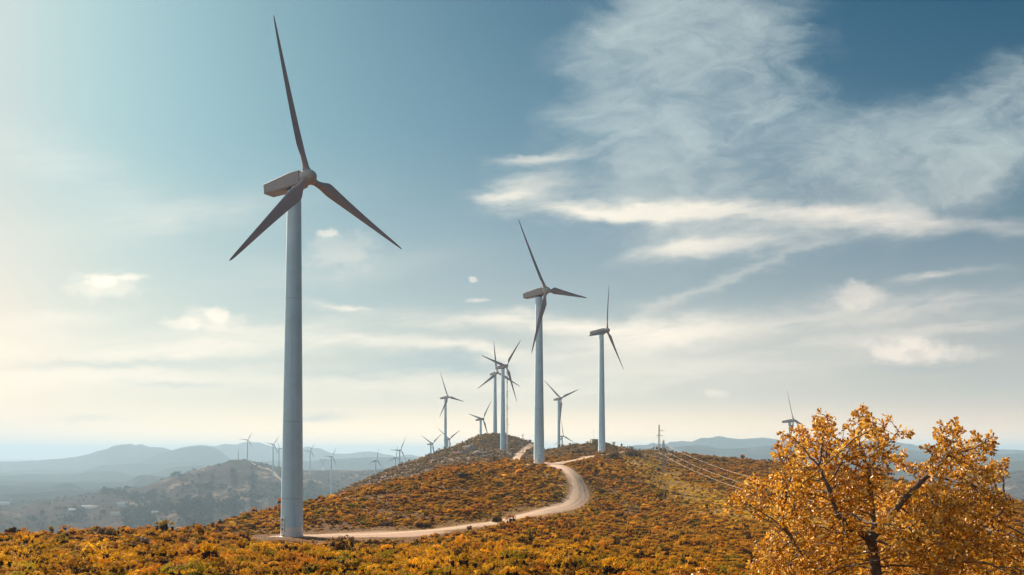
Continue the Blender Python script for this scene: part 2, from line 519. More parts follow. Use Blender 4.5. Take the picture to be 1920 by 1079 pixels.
def bark_mat():
    m, nt, b = new_mat("bark")
    n = noise(nt, coords(nt), 14.0, 5, 0.65)
    c = ramp(nt, n, [(0.3, (0.045, 0.030, 0.024)), (0.7, (0.17, 0.12, 0.095))])
    nt.links.new(c, b.inputs["Base Color"])
    b.inputs["Roughness"].default_value = 0.9
    bump(nt, n, 0.6, 0.01, b)
    return m

def paint_mat(name, col, rough=0.45, band=False):
    m, nt, b = new_mat(name)
    oc = coords(nt)
    n = noise(nt, oc, 0.35, 4, 0.6); n2 = noise(nt, oc, 3.0, 4, 0.6)
    streak_v = nt.nodes.new("ShaderNodeMapping"); nt.links.new(oc, streak_v.inputs[0])
    streak_v.inputs["Scale"].default_value = (1.6, 1.6, 0.05)
    st = noise(nt, streak_v.outputs[0], 1.0, 5, 0.6)
    c = mixc(nt, n.sstep(0.35, 0.7) * 0.5 + st.sstep(0.45, 0.7) * 0.5, col, tuple(q * 0.80 for q in col))
    if band:
        z = sep(nt, oc)[2]
        c = mixc(nt, 1.0 - z.sstep(1.62, 1.66), c, (0.70, 0.66, 0.66))
        for zj in (6.2, 18.6, 38.5):
            j = (z - zj)._m("ABSOLUTE").sstep(0.03, 0.09)
            c = mixc(nt, (1.0 - j) * 0.35, c, (0.20, 0.16, 0.14))
        c = mixc(nt, n2.sstep(0.66, 0.72) * 0.15, c, (0.25, 0.2, 0.17))
    nt.links.new(c, b.inputs["Base Color"])
    b.inputs["Roughness"].default_value = rough
    bump(nt, n2, 0.05, 0.02, b)
    return m

def plain_mat(name, col, rough=0.7, metal=0.0, scale=5.0):
    m, nt, b = new_mat(name)
    n = noise(nt, coords(nt), scale, 4, 0.6)
    c = mixc(nt, n, tuple(q * 0.75 for q in col), tuple(min(q * 1.2, 1) for q in col))
    nt.links.new(c, b.inputs["Base Color"])
    b.inputs["Roughness"].default_value = rough
    b.inputs["Metallic"].default_value = metal
    return m

M = dict(
    soil=veg_ground(), hill=hill_mat(), road=road_mat(), bark=bark_mat(),
    tower=paint_mat("tower_paint", (0.46, 0.66, 0.80), 0.5, band=True),
    nacelle=paint_mat("nacelle_paint", (0.31, 0.285, 0.30), 0.5),
    blade=paint_mat("blade_paint", (0.38, 0.295, 0.30), 0.42),
    spinner=paint_mat("spinner_paint", (0.40, 0.39, 0.39), 0.45),
    door=paint_mat("door_paint", (0.62, 0.68, 0.71), 0.5),
    dark=plain_mat("dark_metal", (0.03, 0.028, 0.028), 0.6),
    galv=plain_mat("galvanised_steel", (0.30, 0.27, 0.26), 0.55, 0.5),
    pale=plain_mat("pale_insulator", (0.72, 0.68, 0.62), 0.35),
    red=plain_mat("red_mast_paint", (0.28, 0.085, 0.06), 0.6),
    white=plain_mat("white_mast_paint", (0.62, 0.60, 0.58), 0.6),
    wire=plain_mat("aluminium_wire", (0.36, 0.27, 0.21), 0.5, 0.2),
    concrete=plain_mat("concrete", (0.30, 0.25, 0.20), 0.9),
    plaster=plain_mat("plaster", (0.42, 0.36, 0.22), 0.9),
    whitewash=plain_mat("whitewash", (0.80, 0.77, 0.72), 0.9, 0, 0.5),
    tile=plain_mat("clay_roof", (0.42, 0.26, 0.18), 0.9, 0, 0.5),
    paleroof=plain_mat("pale_roof", (0.72, 0.70, 0.68), 0.8, 0, 0.5),
    rock=plain_mat("limestone", (0.27, 0.21, 0.18), 0.95, 0, 0.8),
    heath=leaf_mat("heath_leaves", [(0.24, 0.075, 0.002), (0.62, 0.270, 0.003), (0.44, 0.172, 0.002), (0.78, 0.43, 0.012)], 0.36, True, 0.6, 0.06),
    twig_shade=plain_mat("shade_twigs", (0.032, 0.014, 0.004), 0.95, 0, 6.0),  # near-black twig colour, put inside shrubs so leaf gaps look shaded
    oak=leaf_mat("oak_leaves", [(0.24, 0.078, 0.005), (0.54, 0.215, 0.010), (0.72, 0.36, 0.022), (0.86, 0.56, 0.15), (0.66, 0.30, 0.012), (0.34, 0.115, 0.006)], 0.42, False, 0.40, 0.4),
    bush=leaf_mat("bush_leaves", [(0.075, 0.034, 0.005), (0.16, 0.070, 0.007), (0.11, 0.048, 0.006)], 0.25, False, 0.6, 0.25),
    bush_gold=leaf_mat("golden_bush_leaves", [(0.32, 0.13, 0.012), (0.46, 0.22, 0.02), (0.38, 0.16, 0.015)], 0.35, False, 0.6, 0.25),
    wood=leaf_mat("far_tree_leaves", [(0.020, 0.034, 0.020), (0.036, 0.050, 0.028)], 0.1, False, 0.9, 0.05),
)

# ------------------------------------------------------------------ ground sheet
def lin(a, b, n): return np.linspace(a, b, n, endpoint=False)

az = np.concatenate([lin(-math.pi, -0.85, 40), lin(-0.85, -0.66, 26), lin(-0.66, 0.66, 640), lin(0.66, 0.85, 26), np.linspace(0.85, math.pi, 40)])
rr = np.concatenate([np.geomspace(1.2, 30, 70)[:-1], np.geomspace(30, 110, 90)[:-1], np.geomspace(110, 780, 330)[:-1]])
rfar = np.concatenate([np.geomspace(780, 3200, 230)[:-1], np.geomspace(3200, 11500, 190), np.geomspace(11500, 19500, 12)[1:]])

def polar(r, a):
    R, A = np.meshgrid(r, a, indexing="ij")
    # rows follow planes of equal distance ahead, circles elsewhere
    k = np.cos(A)
    k = np.where(np.abs(A) < 0.85, 1 / np.maximum(k, 0.1), 1 / math.cos(0.85))
    return R * k * np.sin(A), R * k * np.cos(A)

def grid_faces(n, m):
    i = np.arange(n - 1)[:, None] * m + np.arange(m - 1)[None, :]
    return np.stack([i, i + 1, i + m + 1, i + m], -1).reshape(-1, 4)

def add_attr(me, name, data, kind):
    a = me.attributes.new(name, kind, "POINT")
    key = "vector" if kind == "FLOAT_VECTOR" else ("color" if kind == "FLOAT_COLOR" else "value")
    a.data.foreach_set(key, np.ascontiguousarray(data, dtype=np.float32).ravel())

PADS = [(pxY(556, 145), 4.2), (pxY(1022, 292), 9.0), (pxY(1130, 434), 10.0), (pxY(1100, 365), 4.0)]

def road_mask(x, y):
    m = np.zeros(np.shape(x))
    near = (y > 100) & (y < 760) & (np.abs(x) < 220)
    xs, ys = x[near], y[near]
    d = np.minimum(dist_line(xs, ys, ROAD_A) / 2.3, dist_line(xs, ys, ROAD_B) / 2.6)
    d = np.minimum(d, dist_line(xs, ys, TRACK) / 1.2)
    for c, r in PADS:
        d = np.minimum(d, np.hypot(xs - c[0], ys - c[1]) / r)
    # the gravel pad beside the nearest tower
    d = np.minimum(d, np.hypot((xs + 23.5) / 11.5, (ys - 145) / 6.0))
    m[near] = np.clip((1.22 - d) * 3.5, 0, 1)
    return m

def zones(x, y):
    gold = np.exp(-(dist_line(x, y, CLEAR) / 13.0) ** 2)
    ra = dist_line(x, y, ROAD_A)
    gold = np.maximum(gold, 0.75 * np.exp(-(ra / np.where(y < 185, 6.0, 3.4)) ** 2))
    g2 = fbm(x / 30.0, y / 30.0, 3)
    gold = np.clip(gold + 0.75 * np.clip(g2 - .05, 0, 1), 0, 1)
    brown = np.clip((y - 320) / 90, 0, 1) * np.clip((140 - x) / 90, 0, 1)
    return gold, brown

GX, GY = polar(rr, az)
GZ = height(GX, GY)
# grade the road beds
fx, fy = GX.ravel(), GY.ravel()
rm = road_mask(fx, fy)
zsm = height(fx, fy, detail=False)
fz = GZ.ravel() * (1 - np.clip(rm * 1.6, 0, 1)) + zsm * np.clip(rm * 1.6, 0, 1)
V0 = np.stack([fx, fy, fz], 1)
n_r, n_a = GX.shape
faces = grid_faces(n_r, n_a)
cap = len(V0)
V0 = np.vstack([V0, [[0, 0, -2.35]]])
fan = np.stack([np.full(n_a - 1, cap), np.arange(1, n_a), np.arange(0, n_a - 1), np.arange(0, n_a - 1)], 1)
me = raw_mesh("ground", V0, faces[:, ::-1], [M["soil"]], True)
gold, brown = zones(V0[:, 0], V0[:, 1])
add_attr(me, "zone", np.stack([gold, brown, np.concatenate([rm, [0]])], 1), "FLOAT_VECTOR")
ground = bpy.data.objects.new("ground", me); COL.objects.link(ground)
tag(ground, kind="structure")

HX, HY = polar(np.concatenate([[rr[-1]], rfar]), az)
HZ = height(HX, HY)
me = raw_mesh("hills", np.stack([HX.ravel(), HY.ravel(), HZ.ravel()], 1), grid_faces(*HX.shape)[:, ::-1], [M["hill"]], True)
hx, hy = HX.ravel(), HY.ravel()
T13 = [pxY(640, 2050), pxY(658, 1960), pxY(690, 1880), pxY(740, 1820)]
T14 = [pxY(470, 2400), pxY(490, 2330), pxY(505, 2280), pxY(518, 2210), pxY(530, 2150)]
trk = np.zeros(len(hx))
sel = (hy > 1500) & (hy < 2700) & (np.abs(hx) < 1200)
for L in (smooth_line(T13, 30), smooth_line(T14, 30)):
    trk[sel] = np.maximum(trk[sel], np.clip(1.5 - dist_line(hx[sel], hy[sel], L) / 6.0, 0, 1))
add_attr(me, "track", trk, "FLOAT")
pxh = np.clip(hx / np.maximum(hy, 1), -1.05, 1.05) * F + 960
Yc_ = np.interp(pxh, [-700, 0, 300, 440, 560, 700, 1000], [1750, 1950, 2300, 2480, 2700, 2900, 2900])
add_attr(me, "forest", np.clip((hy - Yc_ - 60) / 120, 0, 1), "FLOAT")
hills = bpy.data.objects.new("hills", me); COL.objects.link(hills)
tag(hills, kind="structure")

# ------------------------------------------------------------------ roads
def road(name, L, half, taper=True, wob=0.25):
    t = np.gradient(L, axis=0); t /= np.hypot(t[:, 0], t[:, 1])[:, None]
    nrm = np.stack([-t[:, 1], t[:, 0]], 1)
    k = 9
    ac = np.linspace(-1, 1, k)
    wv = half * (1 + wob * perlin(np.arange(len(L)) * 0.21, np.full(len(L), half)) + 0.16 * perlin(np.arange(len(L)) * 0.83, np.full(len(L), half + 3)))
    P = L[:, None, :] + nrm[:, None, :] * (ac[None, :, None] * wv[:, None, None])
    z = height(P[..., 0], P[..., 1], detail=False) + 0.09 - 0.16 * (np.abs(ac) ** 6)[None, :]
    V = np.concatenate([P, z[..., None]], -1).reshape(-1, 3)
    me = raw_mesh(name, V, grid_faces(len(L), k)[:, ::-1], [M["road"]], True)
    add_attr(me, "across", np.tile(ac, len(L)), "FLOAT")
    o = bpy.data.objects.new(name, me); COL.objects.link(o)
    return tag(o, kind="structure")

road("dirt_road", ROAD_A, 1.85)
road("hill_road", ROAD_B, 2.3)
road("footpath", TRACK, 0.9)

# ------------------------------------------------------------------ wind turbines
HUB = 58.0
OVER = 3.06
TILT = math.radians(5)

def tower_mesh():
    mb = MB()
    zs = [0, 0.06, 0.14, 1.64, 6.2, 12, 18.6, 28, 38.5, 48, 56.6]
    n = 48
    rings = []
    for z in zs:
        r = 1.86 + (1.14 - 1.86) * (z / 56.6)
        if z < 0.1: r += 0.10
        rings.append([(r * math.cos(2 * math.pi * k / n), r * math.sin(2 * math.pi * k / n), z) for k in range(n)])
    mb.loft(rings)
    return mb.mesh("tower", M["tower"], True)

def foil(chord, thick, n=20, circ=0.0):
    """cross section: x along the chord (+x leading), y thickness"""
    out = []
    for k in range(n):
        a = 2 * math.pi * k / n
        cx, cy = 0.5 * math.cos(a), 0.5 * math.sin(a)
        fx = cx + 0.5
        ft = 0.5 * math.sin(a) * (0.25 + 1.15 * fx ** 0.6) * (1.0 if math.sin(a) > 0 else 0.75)
        ex, ey = (fx - 0.70) * chord, ft * thick
        out.append((circ * cx * thick + (1 - circ) * ex, circ * cy * thick + (1 - circ) * ey))
    return out

def blade_mesh():
    # z along the span, x in the rotor plane, y along the rotor axis
    st = [(0.7, 1.15, 1.15, 1, 0), (1.6, 1.12, 1.12, 1, 0), (2.3, 1.25, 1.05, .8, 12), (3.3, 1.75, .86, .35, 13), (4.4, 2.2, .66, .06, 12), (5.2, 2.32, .56, 0, 11),
          (7.5, 2.08, .44, 0, 8.5), (10, 1.80, .36, 0, 6.5), (13, 1.50, .28, 0, 4.5), (16, 1.22, .215, 0, 3), (19, .96, .165, 0, 2), (22, .70, .115, 0, 1), (24.5, .46, .075, 0, .3), (25.6, .28, .045, 0, 0), (26, .10, .02, 0, 0)]
    mb = MB()
    rings = []
    for r, c, t, ci, tw in st:
        a = math.radians(tw + 3)
        ring = []
        for x, y in foil(c, t, 20, ci):
            ring.append((x * math.cos(a) + y * math.sin(a), -(-x * math.sin(a) + y * math.cos(a)) - 0.0006 * r * r, r))
        rings.append(ring)
    mb.loft(rings)
    return mb.mesh("blade", M["blade"], True)

def nacelle_mesh():
    # local axes: -y is the way the rotor faces; origin on the tower axis at hub height
    mb = MB()
    def sec(y, zt, zb, w, ch):
        return [(-w + ch, y, zt), (w - ch, y, zt), (w, y, zt - ch), (w, y, zb + ch * 1.6), (w - ch * 1.3, y, zb), (-w + ch * 1.3, y, zb), (-w, y, zb + ch * 1.6), (-w, y, zt - ch)]
    R = [sec(-2.15, 1.02, -1.05, 0.95, .22), sec(-1.95, 1.20, -1.25, 1.18, .16), sec(-0.5, 1.22, -1.34, 1.26, .14), sec(0.2, 1.20, -1.36, 1.26, .13), sec(3.0, .92, -1.22, 1.24, .12), sec(5.95, .64, -1.06, 1.20, .10), sec(6.05, .58, -1.0, 1.13, .09)]
    mb.loft(R)
    return mb.mesh("nacelle", M["nacelle"])

def collar_mesh():
    mb = MB()
    n = 32
    rings = [[(r * math.cos(2 * math.pi * k / n), r * math.sin(2 * math.pi * k / n), z) for k in range(n)] for r, z in ((1.12, -1.75), (1.22, -1.70), (1.22, -1.22), (1.1, -1.18))]
    mb.loft(rings)
    return mb.mesh("yaw_collar", M["dark"], True)

def vane_mesh():
    mb = MB()
    mb.tube([(0.3, 5.0, .70), (0.3, 5.0, 1.28)], 0.035, 6)
    mb.tube([(0.3, 4.8, 1.28), (0.3, 5.35, 1.40)], 0.03, 6)
    mb.box((0.3, 5.42, 1.44), (0.03, .22, .16))
    return mb.mesh("wind_vane", M["dark"])

def aerial_mesh():
    mb = MB()
    mb.tube([(-0.4, 4.4, .76), (-0.4, 4.4, 1.5)], 0.02, 6)
    return mb.mesh("aerial", M["dark"])

def spinner_mesh():
    mb = MB()
    n = 32
    prof = [(0.95, 1.08), (0.90, 1.20), (0.3, 1.30), (-0.35, 1.26), (-0.9, 1.05), (-1.3, .74), (-1.52, .42), (-1.6, .1)]
    rings = [[(r * math.cos(2 * math.pi * k / n), y, r * math.sin(2 * math.pi * k / n)) for k in range(n)] for y, r in prof]
    mb.loft(rings)
    # blade sockets
    for k in range(3):
        a = 2 * math.pi * k / 3
        ax = Vector((math.sin(a), 0, math.cos(a)))
        mb.tube([ax * 0.8, ax * 1.42], 0.70, 24)
    return mb.mesh("spinner", M["spinner"], True)

def door_mesh():
    mb = MB()
    # a rounded plate that hugs the tower wall, outward along -y
    out = []
    w, h, r = 0.48, 1.30, 0.42
    for cx, cz, a0 in ((w - r, h - r, 0), (-(w - r), h - r, 90), (-(w - r), -(h - r), 180), (w - r, -(h - r), 270)):
        for k in range(7):
            a = math.radians(a0 + k * 15)
            out.append((cx + r * math.cos(a), cz + r * math.sin(a)))
    n = len(out)
    f = [(x, -0.10 - (0.03 if True else 0), z) for x, z in out]
    bk = [(x * 1.04, 0.12, z * 1.02) for x, z in out]
    mb.loft([bk, f])
    return mb.mesh("tower_door", M["door"], True)

def vent_mesh():
    mb = MB()
    mb.box((0, -0.145, 0), (0.40, 0.03, 0.26))
    for k in range(4): mb.box((0, -0.168, -0.09 + 0.06 * k), (0.36, 0.02, 0.022))
    return mb.mesh("vent", M["dark"])

def handle_mesh():
    mb = MB()
    mb.tube([(0.06, -0.13, -0.16), (0.06, -0.20, -0.13), (0.06, -0.20, 0.14), (0.06, -0.13, 0.17)], 0.025, 6)
    mb.box((0.0, -0.14, -0.02), (0.16, 0.03, 0.09))
    return mb.mesh("handle", M["dark"])

def steps_mesh():
    mb = MB()
    for k in range(3):
        mb.box((0, -0.35 - 0.3 * k, 0.50 - 0.19 * k), (1.0, 0.28, 0.05))
    for sx in (-0.52, 0.52):
        mb.tube([(sx, -0.15, 0.55), (sx, -1.1, 0.02)], 0.04, 6)
    return mb.mesh("steps", M["galv"])

MESH = dict(tower=tower_mesh(), blade=blade_mesh(), nacelle=nacelle_mesh(), yaw_collar=collar_mesh(), wind_vane=vane_mesh(), aerial=aerial_mesh(), spinner=spinner_mesh(),
            tower_door=door_mesh(), vent=vent_mesh(), handle=handle_mesh(), steps=steps_mesh())

def child(name, mesh, parent, mat):
    o = bpy.data.objects.new(name, mesh)
    COL.objects.link(o); o.parent = parent
    o.matrix_local = mat
    return o

def turbine(hub_px, D, psi, phase, label, level, base_row=None, door_az=None):
    """level 0: every part; 1: no door hardware; 2: tower, nacelle, spinner, blades only"""
    hub = pt(hub_px[0], hub_px[1], D)
    ps = math.radians(psi)
    ax = Vector((math.sin(ps), -math.cos(ps), 0))
    bx, by = hub.x - ax.x * OVER, hub.y - ax.y * OVER
    g = float(height(np.array([bx]), np.array([by]), detail=False)[0])
    z0 = g - 0.03 if base_row else min(g - 0.3, hub.z - HUB)
    root = empty("wind_turbine", (bx, by, z0), label, "wind turbine", "white wind turbines along the ridge")
    top = hub.z - OVER * math.sin(TILT) - z0          # nacelle origin above the base
    sz = (top - 1.30) / 56.6
    child("tower", MESH["tower"], root, Matrix.Diagonal((1, 1, sz, 1)))
    Mn = Matrix.Translation((0, 0, top)) @ Matrix.Rotation(ps, 4, "Z") @ Matrix.Rotation(-TILT, 4, "X")
    nac = child("nacelle", MESH["nacelle"], root, Mn)
    if level < 2:
        child("yaw_collar", MESH["yaw_collar"], root, Matrix.Translation((0, 0, top)))
        child("wind_vane", MESH["wind_vane"], nac, Matrix())
        child("aerial", MESH["aerial"], nac, Matrix())
    Mh = Mn @ Matrix.Translation((0, -OVER, 0)) @ Matrix.Rotation(math.radians(phase), 4, "Y")
    child("spinner", MESH["spinner"], root, Mh)
    for k in range(3):
        child("blade", MESH["blade"], root, Mh @ Matrix.Rotation(math.radians(120 * k), 4, "Y"))
    if level < 2:
        da = math.radians(door_az if door_az is not None else -20)
        Md = Matrix.Rotation(da, 4, "Z") @ Matrix.Translation((0, -1.79, 2.05))
        d = child("tower_door", MESH["tower_door"], root, Md)
        child("vent", MESH["vent"], d, Matrix.Translation((0, 0, 0.85)))
        child("vent", MESH["vent"], d, Matrix.Translation((0, 0, -0.68)))
        child("handle", MESH["handle"], d, Matrix.Translation((0, 0, 0.05)))
        if level == 0:
            child("steps", MESH["steps"], root, Matrix.Rotation(da, 4, "Z") @ Matrix.Translation((0, -1.80, 0)))
    return root

TURB = [
 ((577.7, 332.5), 142, 61, 105.9, "nearest and tallest turbine at left, its tower rising from the gravel pad", 0, True, -38),
 ((1024, 545), 291, 53, 87.6, "second tallest turbine, tower standing at the inside of the road bend", 1, True, 0),
 ((1138.1, 619.8), 433, 61, 16.7, "slim turbine beside the small concrete hut at the top of the road", 1, True, -8),
 ((949.3, 686.4), 584, 50, 41.3, "turbine on the hill front right beside the tall lattice mast", 1, True, 0),
 ((932.3, 698.7), 714, 37.4, 115.3, "turbine behind the summit shrubs, overlapped by the one next to the lattice mast", 2, None, 0),
 ((839.9, 744.8), 836, 56.1, 97.7, "turbine with full tower above the hill shoulder and one blade pointing straight up", 2, None, 0),
 ((905.7, 785.9), 891, 55.7, 40.1, "short looking turbine half hidden behind the summit, left of the overlapping pair", 2, None, 0),
 ((810.9, 832.3), 1221, 54.7, 56.1, "turbine with V shaped blades peeping over the hill shoulder, clear of any other tower", 2, None, 0),
 ((842.7, 823.8), 1117, 55, 62.1, "turbine with V shaped blades right behind the tower of a taller one on the shoulder", 2, None, 0),
 ((751.5, 844.0), 1518, 49, 29.8, "larger turbine of the close pair rising behind the low end of the brown hill", 2, None, 0),
 ((743.2, 857.9), 1800, 49.6, 11.5, "smaller turbine of the close pair rising behind the low end of the brown hill", 2, None, 0),
 ((706.7, 863.6), 1716, 59, 16.6, "lone turbine low in the valley gap between grey hill and brown hill", 2, None, 0),
 ((623.0, 856.4), 1982, 53.8, 32.9, "distant turbine standing on the grey hill slope beside the pale track", 2, True, 0),
 ((582.4, 845.8), 2465, 40, 30.8, "distant turbine on the grey hill crest just right of the nearest tower", 2, True, 0),
 ((513.4, 833.3), 2168, 47.9, 38.9, "distant turbine on the grey hill crest, between rocky summit and nearest tower, fully visible", 2, True, 0),
 ((524.4, 841.0), 2500, 56, 99.2, "distant turbine half covered by the nearest tower, one blade pointing up", 2, True, 0),
 ((465.1, 824.7), 2375, 43.1, 32.7, "distant turbine on the rocky summit of the grey hill beside a low hut", 2, True, 0),
 ((1051.8, 747.2), 801, 40, 68.4, "turbine with blades in a Y behind the saddle, just right of the second tallest tower", 2, None, 0),
 ((1056.4, 818.2), 1350, 40, 114.6, "turbine showing only hub and blade above the saddle below a taller one", 2, None, 0),
 ((1487.8, 788.8), 690, 52, 99.6, "turbine partly hidden behind the oak tree at right", 2, None, 0),
]
for hp, D, psi, ph, lab, lev, br, da in TURB:
    turbine(hp, D, psi, ph, lab, lev, br, da)

# ------------------------------------------------------------------ masts, pylons, wires, huts, houses
def lattice(mb, p0, h, w0, w1, nseg, leg=0.05, brace=0.03, mi_of=None):
    """square lattice tower from p0 up"""
    x, y, z = p0
    prev = None
    for i in range(nseg + 1):
        t = i / nseg
        w = (w0 * (1 - t) + w1 * t) / 2
        ring = [Vector((x + sx * w, y + sy * w, z + h * t)) for sx, sy in ((-1,-1),(1,-1),(1,1),(-1,1))]
        if prev:
            mi = mi_of(i - 1) if mi_of else 0
            for k in range(4):
                mb.tube([prev[k], ring[k]], leg, 4, mi=mi)
                mb.tube([prev[k], ring[(k + 1) % 4]], brace, 3, mi=mi)
                mb.tube([ring[k], ring[(k + 1) % 4]], brace, 3, mi=mi)
        prev = ring

def placed(px, Y):
    x = (px - 960) / F * Y
    return x, Y, float(height(np.array([x]), np.array([Y]))[0])

# measuring mast on the hill
x, y, z = placed(951, 556)
hh = pt(951, 693, 556).z - z
t = empty("lattice_mast", (x, y, z - 0.2), "tall slender red and white lattice mast on the hill between two turbines", "mast")
mb = MB(); lattice(mb, (0, 0, 0), hh * 0.35, 0.95, 0.95, 22, 0.12, 0.06); mb.build("lower_lattice", M["white"], t)
mb = MB(); lattice(mb, (0, 0, hh * 0.35), hh * 0.65, 0.80, 0.42, 40, 0.10, 0.055, lambda i: (i // 5) % 2); mb.build("upper_lattice", [M["red"], M["white"]], t)
for f in (0.36, 0.55, 0.75, 0.9):
    mb = MB(); mb.tube([(0, 0, hh * f), (1.5, 0, hh * f)], 0.05, 5); mb.tube([(1.4, 0, hh * f), (1.4, 0, hh * f + .5)], 0.09, 6); mb.build("sensor_arm", M["dark"], t)

# slim mast on the far hill summit
x, y, z = placed(447, 2360)
t = empty("lattice_mast", (x, y, z - 1), "thin distant mast on the summit of the grey hill", "mast")
mb = MB(); lattice(mb, (0, 0, 0), 26, 1.6, 1.0, 10, 0.28, 0.15); mb.build("lattice", M["galv"], t)
mb = MB(); mb.tube([(0, 0, 26), (0, 0, 39)], 0.3, 6); mb.build("antenna", M["galv"], t)

# power pylons of the near line
def pylon(px, Y, top_row, label, rot):
    x, y, z = placed(px, Y)
    h = pt(px, top_row, Y).z - z
    t = empty("power_pylon", (x, y, z - 0.1), label, "pylon", "pylons of the power line across the heath")
    t.rotation_euler.z = rot
    mb = MB(); lattice(mb, (0, 0, 0), h, 1.05, 0.42, 16, 0.075, 0.04); mb.tube([(0, 0, h), (0, 0, h + .5)], .06, 5); mb.build("lattice", M["galv"], t)
    tips = []
    for za, x0, x1 in ((h * 0.80, 0.1, 2.6), (h * 0.62, -2.0, 2.2)):
        mb = MB(); mb.tube([(x0, 0, za), (x1, 0, za)], 0.09, 5); mb.tube([(x1, 0, za), (0.15, 0, za + .7)], 0.05, 4)
        if x0 < -1: mb.tube([(x0, 0, za), (-0.15, 0, za + .7)], 0.05, 4)
        mb.build("cross_arm", M["galv"], t)
        for xe in ((x1,) if x0 > 0 else (x0, x1)):
            mb = MB()
            mb.tube([(xe, -.1, za), (xe, -.75, za - .12)], [0.13, 0.13], 8)
            for k in range(4): mb.tube([(xe, -.18 - .15 * k, za - .02 - .024 * k), (xe, -.24 - .15 * k, za - .03 - .024 * k)], 0.2, 8)
            mb.build("insulator", M["pale"], t)
            tips.append(Vector((x, y, z)) + Matrix.Rotation(rot, 3, "Z") @ Vector((xe, -.75, za - .12)))
    return t, tips

_, tipA = pylon(1244, 318, 826, "nearer lattice power pylon standing in the golden clearing", math.radians(28))
_, tipB = pylon(1236, 470, 797, "farther lattice power pylon standing on the skyline", math.radians(10))

def wire(a, b, sag, label, r=0.035, n=26):
    mb = MB()
    mb.tube([a.lerp(b, i / n) - Vector((0, 0, 4 * sag * (i / n) * (1 - i / n))) for i in range(n + 1)], r, 5)
    o = mb.build("power_cable", M["wire"])
    return tag(o, label, "cable", "power cables over the heath")

ends = [pt(1700, 946, 165), pt(1640, 972, 158), pt(1690, 966, 162)]
labs = ["highest power cable running down right from the nearer pylon behind the oak",
        "lowest power cable running down right from the nearer pylon behind the oak",
        "middle power cable running down right from the nearer pylon behind the oak"]
for tp, e, l in zip(tipA, ends, labs): wire(tp, e, 3.0, l, 0.018)
labs = ["upper short power cable between the two lattice pylons", "left short power cable between the two lattice pylons", "right short power cable between the two lattice pylons"]
for a, b, l in zip(tipA, tipB, labs): wire(a, b, 1.5, l, 0.016)
for k, (tp, row) in enumerate(zip(tipB, (806, 816, 819))):
    wire(tp, pt(985, row + 8, 640), 4.0, ["upper", "lower", "middle"][k] + " faint power cable running left from the skyline pylon to the hill pole", 0.016)

# pole on the hill beside the road, and a small sign on the road crest
x, y, z = placed(980.4, 560)
t = empty("power_pole", (x, y, z - .2), "slim lattice power pole beside the pale road on the hill", "pole")
hh = pt(980, 813, 560).z - z
mb = MB(); lattice(mb, (0, 0, 0), hh, 0.9, 0.4, 12, 0.07, 0.04); mb.build("lattice", M["galv"], t)
for f in (.78, .90):
    mb = MB(); mb.tube([(-1.2, 0, hh * f), (1.2, 0, hh * f)], 0.08, 5); mb.build("cross_arm", M["galv"], t)
x, y, z = placed(995, 668)
t = empty("road_sign", (x, y, z - .2), "small post with a dark board where the hill road crosses the skyline", "sign")
mb = MB(); mb.tube([(0, 0, 0), (0, 0, 2.6)], .08, 6); mb.build("post", M["dark"], t)
mb = MB(); mb.box((0.1, -.1, 2.7), (1.5, .08, .8)); mb.build("board", M["dark"], t)

# concrete hut at the top of the road
def hut(px, Y, w, d, h, label, wallm, aerial=None, rot=0.25):
    x, y, z = placed(px, Y)
    t = empty("hut", (x, y, z - .3), label, "hut"); t.rotation_euler.z = rot
    mb = MB(); mb.box((0, 0, h / 2 + .15), (w, d, h + .3)); mb.build("wall", wallm, t)
    mb = MB(); mb.box((0, 0, h + .42), (w + .3, d + .3, .24)); mb.build("roof", M["concrete"], t)
    mb = MB(); mb.box((w * .18, -d / 2 - .03, 1.25), (.95, .06, 2.0)); mb.build("door", M["dark"], t)
    if aerial:
        mb = MB(); mb.tube([(-w * .05, 0, h + .5), (-w * .05, 0, h + aerial)], 0.05, 5); mb.build("aerial", M["galv"], t)
    return t
hut(1114, 505, 3.7, 3.2, 2.6, "small square concrete hut with a thin aerial left of the slim turbine", M["plaster"], 6.5)
hut(959.5, 545, 2.4, 1.8, 1.2, "tiny pale cabinet at the foot of the lattice mast", M["whitewash"], None, .1)
hut(456, 2390, 13, 8, 4, "low stone hut on the rocky summit of the grey hill", M["plaster"], None, .1)

# large lattice pylons on the far spur
def big_pylon(px, Y, h, label):
    x, y, z = placed(px, Y)
    t = empty("transmission_tower", (x, y, z - 1), label, "pylon", "transmission towers beyond the grey hill")
    mb = MB()
    for sx in (-1, 1):
        mb.tube([(sx * h * .13, 0, 0), (sx * h * .03, 0, h * .55), (sx * h * .22, 0, h * .95)], .55, 4)
        mb.tube([(sx * h * .03, 0, h * .55), (sx * h * .12, 0, h * .95)], .4, 4)
        for k in range(4): mb.tube([(sx * h * (.13 - .025 * k), 0, h * .137 * k), (-sx * h * (.105 - .025 * k), 0, h * .137 * (k + 1))], .3, 3)
    mb.build("frame", M["galv"], t)
    mb = MB(); mb.tube([(-h * .36, 0, h * .93), (-h * .2, 0, h * .99), (h * .2, 0, h * .99), (h * .36, 0, h * .93)], .5, 4); mb.tube([(-h * .36, 0, h * .93), (h * .36, 0, h * .93)], .3, 4); mb.build("cross_arm", M["galv"], t)
big_pylon(606, 2780, 38, "largest far transmission tower, right of the nearest turbine tower")
big_pylon(653, 3000, 19, "left one of two tiny far transmission towers on the spur")
big_pylon(661.5, 3000, 20, "right one of two tiny far transmission towers on the spur")

